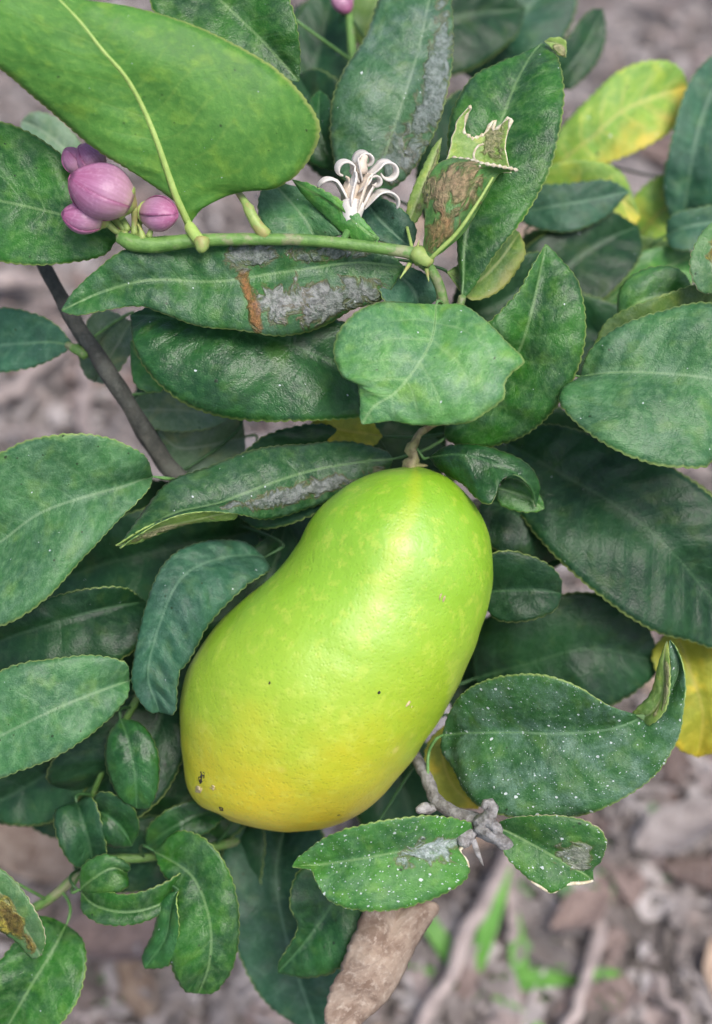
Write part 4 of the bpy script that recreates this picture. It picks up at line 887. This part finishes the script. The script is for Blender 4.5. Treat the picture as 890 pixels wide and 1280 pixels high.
# cut petiole stubs and thorns on the green twig
tube('leaf_stub', [(332, 294, -10, 9), (322, 282, -15, 7.5), (314, 268, -16, 7), (312, 263, -16, 8.2), (309, 258, -15, 5.5), (303, 248, -8, 4.6), (296, 238, 2, 4)], M['calyx'], rough=0.1, skel=False, label='pale leftover leaf stub on the green twig')
tube('leaf_scar', [(252, 300, -22, 10), (252, 308, -25, 9), (250, 314, -26, 5)], M['calyx'], rough=0.15, skel=False)
tube('bud_scale', [(178, 298, -20, 5), (176, 288, -22, 3), (172, 280, -20, 1)], M['calyx'], rough=0.2, skel=False)
tube('bud_scale', [(186, 296, -18, 4), (190, 284, -20, 2.5), (192, 278, -18, 1)], M['calyx'], rough=0.2, skel=False)
for (x0, y0, x1, y1, z) in ((512, 330, 500, 348, -6), (533, 336, 536, 352, -6), (520, 318, 524, 300, -8)):
    tube('thorn', [(x0, y0, z + 6, 3), ((x0 + x1) / 2, (y0 + y1) / 2, z, 2), (x1, y1, z - 2, 0.6)], M['calyx'], rough=0.1, skel=False, sides=7)
tube('node', [(516, 316, -2, 9), (526, 320, -3, 12), (538, 326, 0, 10)], M['calyx'], rough=0.4, skel=False)

# ------------------------------------------------------------------ withered flower
def ribbon(name, path, wid, mat, parent, th=2.0, cup=0.25, side=(0.3, 0.2, -1.0), label=None):
    q = spline(np.array(path, float), 30); T = np.gradient(q, axis=0); T /= np.linalg.norm(T, axis=1)[:, None]
    sd = np.cross(T, np.cross(np.tile(np.array(side, float), (30, 1)), T)); sd /= np.linalg.norm(sd, axis=1)[:, None]
    nn = np.cross(T, sd)
    G = np.zeros((30, 7, 3)); uv = np.zeros((30, 7, 2))
    for j in range(7):
        s_ = -1 + j / 3
        wd = np.interp(np.linspace(0, 1, 30), [0, 0.3, 0.8, 1], [0.7, 1, 0.8, 0.25]) * wid
        G[:, j] = q + sd * (wd * s_)[:, None] + nn * (wd * cup * (1 - s_ * s_))[:, None]
        uv[:, j, 0] = j / 6; uv[:, j, 1] = np.linspace(0, 1, 30)
    W = P(G); N = np.cross(np.gradient(W, axis=0), np.gradient(W, axis=1)); N /= np.linalg.norm(N, axis=2)[..., None] + 1e-12
    o = grid_shell(name, W, N, th * S, uv, uv, [M[mat]] * 3, parent, flip=True)
    if label: o['label'] = label
    return o
fl = tube('withered_flower', [(438, 284, 26, 8), (440, 266, 22, 10), (440, 248, 18, 9), (444, 230, 14, 8), (449, 214, 10, 8), (455, 204, 8, 5)], M['tan_petal'], rough=0.7, skel=False, seed=31, label='withered white blossom with curled petals')
def curl(cx, cy, z, r, a0, a1, start):
    pts = [start]
    for k in range(9):
        a = math.radians(a0 + (a1 - a0) * k / 8); rr = r * (1 - 0.35 * k / 8)
        pts.append((cx + rr * math.cos(a), cy + rr * math.sin(a), z + k))
    return pts
ribbon('petal', curl(484, 214, 4, 14, 200, 520, (455, 222, 10)), 12, 'white_petal', fl)
ribbon('petal', curl(484, 256, 8, 20, 215, 380, (455, 258, 16)), 11, 'white_petal', fl)
ribbon('petal', curl(456, 200, 2, 12, 150, 430, (450, 224, 10)), 13, 'white_petal', fl)
ribbon('petal', curl(430, 212, 6, 11, 20, -260, (446, 226, 12)), 12, 'white_petal', fl)
ribbon('petal', curl(408, 238, 12, 16, -30, -160, (436, 256, 20)), 12, 'white_petal', fl)
ribbon('petal', curl(468, 226, 0, 9, 180, 480, (448, 236, 8)), 11, 'white_petal', fl)
for k, (dx, dz, l_) in enumerate(((-9, 4, 24), (-4, -7, 30), (5, -8, 28), (10, 2, 22), (0, 8, 26))):
    ribbon('petal', [(440 + dx * 0.8, 262, 18 + dz), (441 + dx * 1.3, 248, 14 + dz * 1.4), (445 + dx * 1.5, 248 - l_ * 0.5, 11 + dz * 1.5), (450 + dx * 1.7, 250 - l_, 8 + dz * 1.8), (453 + dx * 2.3, 246 - l_, 8 + dz * 2.4)], 11, 'white_petal' if k % 2 else 'tan_petal', fl, cup=0.5)
tube('receptacle', [(440, 252, 14, 13), (440, 262, 14, 15), (438, 276, 18, 12)], M['white_petal'], fl, rough=0.15, skel=False)
tube('style', [(450, 215, 4, 8), (453, 203, 0, 7), (455, 194, -2, 5)], M['tan_petal'], fl, rough=0.4, skel=False)
tube('flower_stalk', [(438, 282, 26, 5), (432, 294, 10, 4.5), (428, 303, -2, 5)], M['rib'], rough=0.1, skel=False)
# dried stalk knot at the lower twig
tube('dried_stalk', [(600, 1030, 14, 10), (610, 1022, 4, 9), (616, 1008, 0, 8), (608, 1002, -2, 6), (604, 1010, -6, 4)], M['bark_pale'], rough=0.5, seed=41, skel=False)
tube('dried_stalk', [(598, 1036, 12, 9), (612, 1042, 2, 9), (626, 1050, -2, 9), (636, 1058, 0, 8)], M['bark_pale'], rough=0.5, seed=42, skel=False)
tube('dried_stalk', [(590, 1040, 14, 8), (582, 1048, 4, 9), (576, 1054, 0, 7)], M['bark_pale'], rough=0.5, seed=43, skel=False)
tube('dried_stalk', [(540, 1012, 50, 6), (530, 1010, 40, 7), (522, 1014, 36, 5)], M['bark_pale'], rough=0.5, seed=44, skel=False)
tube('dried_stalk', [(592, 1050, 8, 4), (597, 1066, 4, 3), (604, 1082, 4, 1)], M['bark_pale'], rough=0.3, seed=45, skel=False)
tube('dried_stalk', [(606, 1026, 6, 6), (620, 1034, -6, 7), (622, 1042, -6, 5)], M['bark_pale'], rough=0.5, seed=46, skel=False)
tube('branch_knob', [(84, 431, 144, 4.5), (94, 436, 138, 6.5), (108, 444, 140, 7)], M['shoot'], rough=0.3, seed=47, skel=False)

# ------------------------------------------------------------------ litter, fallen leaves, sticks and weeds on the soil
def litter_leaf(name, ln, wd, bend, curl_, mat, seed):
    n, c = 14, 4; r = random.Random(seed)
    G = np.zeros((n, 2 * c + 1, 3)); uv = np.zeros((n, 2 * c + 1, 2)); real = np.zeros_like(uv)
    tw = r.uniform(-0.8, 0.8); ph = r.uniform(0, 6)
    for i in range(n):
        t = i / (n - 1)
        hw = wd * math.sin(math.pi * (0.03 + 0.94 * t)) ** 0.8 * (1 + 0.12 * math.sin(9 * t + ph))
        for j in range(-c, c + 1):
            s_ = j / c
            a = curl_ * s_
            x = (t - 0.5) * ln
            y = hw * (math.sin(a) / max(abs(curl_), 1e-3) if abs(curl_) > 0.05 else s_)
            z = hw * (1 - math.cos(a)) / max(abs(curl_), 0.3) + bend * ln * (2 * t - 1) ** 2 + 0.06 * wd * math.sin(7 * t + 3 * s_ + ph)
            th = tw * (t - 0.5)
            G[i, j + c] = (x, y * math.cos(th) - z * math.sin(th), y * math.sin(th) + z * math.cos(th))
            uv[i, j + c] = (0.5 + s_ / 2, t); real[i, j + c] = (s_ * hw * 100, t * ln * 100)
    N = np.cross(np.gradient(G, axis=0), np.gradient(G, axis=1)); N /= np.linalg.norm(N, axis=2)[..., None] + 1e-12
    o = grid_shell(name, G, N, 0.0005, uv, real, [mat] * 3, None, flip=True)
    return o
def settle(o, x, y, rz, rx=0.0, ry=0.0, lift=0.0):
    o.rotation_euler = (rx, ry, rz)
    o.location = (x, y, soil_height(x, y) + lift)
protos = []
for k in range(6):
    protos.append(litter_leaf('fallen_leaf', rng.uniform(0.020, 0.042), rng.uniform(0.005, 0.010), rng.uniform(0.0, 0.10), rng.uniform(0.6, 2.2), M[('dry', 'dry2', 'dry3')[k % 3]], k))
LBL = ['dry brown fallen leaf lying curled on the soil', 'greyish dry fallen leaf lying curled on the soil', 'reddish brown fallen leaf lying curled on the soil']
used = [False] * 6
count = 0
for k in range(130):
    px, py = rng.uniform(-120, 1010), rng.uniform(-160, 1420)
    g = ground(px, py)
    i = k % 6
    if not used[i]: o = protos[i]; used[i] = True
    else:
        o = protos[i].copy(); sc.collection.objects.link(o)
    q = rng.uniform(0.7, 1.25); o.scale = (q, q, q)
    settle(o, g[0], g[1], rng.uniform(0, 6.3), rng.uniform(-0.35, 0.35) + (math.pi if rng.random() < 0.4 else 0), rng.uniform(-0.25, 0.25), 0.010)
    tag(o, LBL[i % 3], 'fallen leaf', ('brown', 'grey', 'reddish')[i % 3] + ' leaves fallen on the soil')
# particular fallen leaves the photograph shows
def special(px, py, ln, wd, bend, cu, mat, rz, seed, label, rx=0.0, lift=0.014):
    o = litter_leaf('fallen_leaf', ln, wd, bend, cu, M[mat], seed)
    g = ground(px, py, 0.015); settle(o, g[0], g[1], rz, rx, 0, lift)
    tag(o, label, 'fallen leaf')
special(38, 1025, 0.105, 0.028, 0.05, 1.0, 'dry', -0.7, 91, 'wide pale brown fallen leaf beside the young shoot', 0.3, 0.022)
special(170, 1165, 0.075, 0.020, 0.05, 1.4, 'dry3', 0.2, 92, 'dark reddish fallen leaf beneath the crescent leaf')
special(785, 190, 0.085, 0.024, 0.06, 1.4, 'dry3', 2.6, 93, 'maroon curled fallen leaf below the yellow leaf', 0.2, 0.02)
special(770, 222, 0.09, 0.022, 0.04, 1.2, 'dry2', 2.3, 94, 'pale fallen leaf overlapping the maroon one', 0.0, 0.016)
special(725, 1145, 0.032, 0.010, 0.1, 1.2, 'dry3', 0.6, 95, 'small crimson leaf among the sticks', 0.0, 0.02)
special(850, 1040, 0.05, 0.014, 0.05, 1.2, 'dry2', 0.4, 96, 'broad grey-brown fallen leaf on bare soil')
# sticks
def stick(px0, py0, px1, py1, r, label, mat='straw', lift=0.012, seed=0):
    a, b = ground(px0, py0, 0.01), ground(px1, py1, 0.01)
    n = 24; W = np.array([a + (b - a) * t for t in np.linspace(0, 1, n)])
    for i in range(n):
        W[i, 0] += 0.004 * mnoise.noise(Vector((i * 0.2, seed, 1))); W[i, 1] += 0.004 * mnoise.noise(Vector((i * 0.2, seed, 5)))
        W[i, 2] = soil_height(W[i, 0], W[i, 1]) * 0.4 + lift
    c = W.mean(0)
    me = tube_mesh('stick', W - c, r * (1 + 0.06 * np.sin(np.arange(n) * 0.9 + seed)) * np.linspace(1, 0.7, n), 8, 0.25, seed)
    o = link('stick', me, None, [M[mat]]); o.location = c
    tag(o, label, 'stick', 'dry sticks on the soil')
M['stickbark'] = simple_mat('dead_stick', (0.36, 0.30, 0.28), (0.22, 0.18, 0.17), 120, 0.85, 0.2, 0.6, 0.001)
stick(655, 1040, 520, 1300, 0.0042, 'long straight grey stick slanting beside the dangling dead leaf', 'stickbark', 0.022, 1)
stick(632, 1080, 640, 1190, 0.0035, 'short pale stick beside the long straight stick', 'stickbark', 0.018, 2)
stick(750, 1165, 705, 1300, 0.0034, 'thin grey stick under the grass blade', 'stickbark', 0.02, 3)
stick(0, 520, 80, 455, 0.0052, 'pale thick stick lying beneath the bluish leaf', 'stickbark', 0.02, 4)
stick(112, 470, 108, 560, 0.0052, 'pale upright-lying stick beside the bare branch', 'stickbark', 0.018, 5)
stick(-20, 362, 60, 368, 0.006, 'pale stick crossing behind the bare branch', 'stickbark', 0.02, 6)
for k in range(26):
    px, py = rng.uniform(-80, 970), rng.uniform(-120, 1380); a = rng.uniform(0, 6.3); ll = rng.uniform(40, 130)
    stick(px, py, px + ll * math.cos(a), py + ll * math.sin(a), rng.uniform(0.0012, 0.003), 'thin dry stick scattered among fallen leaves', 'stickbark', rng.uniform(0.01, 0.02), 10 + k)
# crumbs of litter nobody could count
def litter():
    r = random.Random(5); v, f = [], []
    for k in range(12000):
        g = ground(r.uniform(-200, 1090), r.uniform(-200, 1450))
        ln, wd = r.uniform(0.003, 0.018), r.uniform(0.0008, 0.004)
        a = r.uniform(0, 6.3); tl = r.uniform(-0.6, 0.6); z = soil_height(g[0], g[1]) + r.uniform(0.001, 0.010)
        ca, sa = math.cos(a), math.sin(a); b = len(v)
        for (x, y, zz) in ((-1, -0.6, 0), (-0.3, -1, .1), (0.6, -0.8, 0), (1, 0.1, -.1), (0.4, 1, 0), (-0.6, 0.8, .1), (0, 0, 0.35)):
            X, Y = x * ln * r.uniform(.7, 1.2), y * wd * r.uniform(.7, 1.2)
            v.append((g[0] + X * ca - Y * sa, g[1] + X * sa + Y * ca, z + X * tl + zz * wd))
        f += [(b + i, b + (i + 1) % 6, b + 6) for i in range(6)]
    s = NT('litter_crumbs'); o = s.obj()
    n = s.noise(o, 160, 2); vr = s.voro(o, 90).outputs[1]
    cr, cg, _ = s.sep(vr)
    col = s.ramp(cr, [(0.0, (0.09, 0.077, 0.07)), (0.35, (0.18, 0.155, 0.145)), (0.7, (0.26, 0.23, 0.222)), (1.0, (0.38, 0.345, 0.335))])
    col = s.mix(s.math('MULTIPLY', s.step(cg, 0.7, 0.9), 0.5), col, (0.27, 0.19, 0.17))
    m = s.bsdf(col, 0.85, 0.2)
    o = link('leaf_litter', mesh('leaf_litter', v, f, False), None, [m])
    tag(o, 'fine crumbled brown leaf litter covering the soil', 'litter', kind='stuff')
litter()
# weeds
M['blade'] = simple_mat('grass_blade', (0.13, 0.34, 0.05), (0.09, 0.26, 0.04), 200, 0.5, trans=0.2)
M['blade2'] = simple_mat('weed_leaf', (0.16, 0.31, 0.13), (0.11, 0.24, 0.09), 200, 0.55, trans=0.2)
def weed(px, py, blades, label, mat='blade', name='grass_tuft', cat='grass tuft'):
    g = ground(px, py); z0 = soil_height(g[0], g[1]) - 0.002
    t = empty(name, (g[0], g[1], z0)); tag(t, label, cat)
    for i, (az, ln, wd, el) in enumerate(blades):
        n = 12; G = np.zeros((n, 5, 3)); uv = np.zeros((n, 5, 2))
        d = np.array([math.cos(az), math.sin(az), 0]); sdv = np.array([-math.sin(az), math.cos(az), 0])
        p = np.array([g[0], g[1], z0]); e = el
        for k in range(n):
            tt = k / (n - 1)
            w_ = wd * (math.sin(math.pi * (0.12 + 0.86 * tt)) ** 0.7)
            for j in range(5):
                s_ = -1 + j / 2
                G[k, j] = p + sdv * w_ * s_ + np.array([0, 0, 0.25 * w_ * s_ * s_])
                uv[k, j] = (j / 4, tt)
            p = p + (d * math.cos(e) + np.array([0, 0, 1]) * math.sin(e)) * ln / n
            e -= 0.9 / n * (0.5 + el)
        N = np.cross(np.gradient(G, axis=0), np.gradient(G, axis=1)); N /= np.linalg.norm(N, axis=2)[..., None] + 1e-12
        grid_shell('grass_blade' if name == 'grass_tuft' else 'weed_leaf', G, N, 0.0004, uv, uv, [M[mat]] * 3, t, flip=True)
weed(585, 1240, [(1.2, 0.07, 0.004, 0.9), (0.1, 0.075, 0.0045, 0.4), (2.2, 0.06, 0.004, 0.9), (-0.6, 0.05, 0.004, 0.6), (2.9, 0.05, 0.0035, 0.6)], 'bright green grass tuft sprouting beside the dangling dead leaf')
weed(650, 1258, [(0.0, 0.07, 0.005, 0.25), (1.6, 0.05, 0.004, 0.8), (-1.0, 0.04, 0.004, 0.5)], 'low green grass tuft under the long slanting stick')
weed(735, 1175, [(0.1, 0.05, 0.0045, 0.25), (2.0, 0.045, 0.004, 0.7), (1.2, 0.05, 0.005, 0.6)], 'pale grass tuft beside the thin grey stick', 'blade2')
weed(800, 1100, [(0.3, 0.05, 0.006, 0.3), (2.6, 0.055, 0.006, 0.3), (1.3, 0.04, 0.006, 0.6)], 'grey-green seedling standing on the bare soil', 'blade2', 'weed_seedling', 'seedling')
weed(680, 1130, [(2.0, 0.05, 0.008, 0.5), (0.6, 0.04, 0.007, 0.5), (4.5, 0.04, 0.007, 0.5)], 'bluish seedling under the short speckled leaf', 'blade2', 'weed_seedling', 'seedling')
weed(200, 1230, [(0.2, 0.05, 0.008, 0.4), (1.7, 0.05, 0.008, 0.5), (3.2, 0.05, 0.008, 0.3), (4.6, 0.04, 0.007, 0.4)], 'pale green seedling below the glossy curved leaf', 'blade2', 'weed_seedling', 'seedling')
weed(120, 1262, [(0.5, 0.045, 0.007, 0.4), (2.2, 0.045, 0.008, 0.5), (3.9, 0.04, 0.007, 0.3)], 'pale seedling beside the broad leaf at the bush foot', 'blade2', 'weed_seedling', 'seedling')
weed(470, 1235, [(0.9, 0.04, 0.004, 0.7), (2.4, 0.05, 0.004, 0.7), (3.4, 0.04, 0.004, 0.5)], 'small green grass tuft behind the dangling dead leaf')
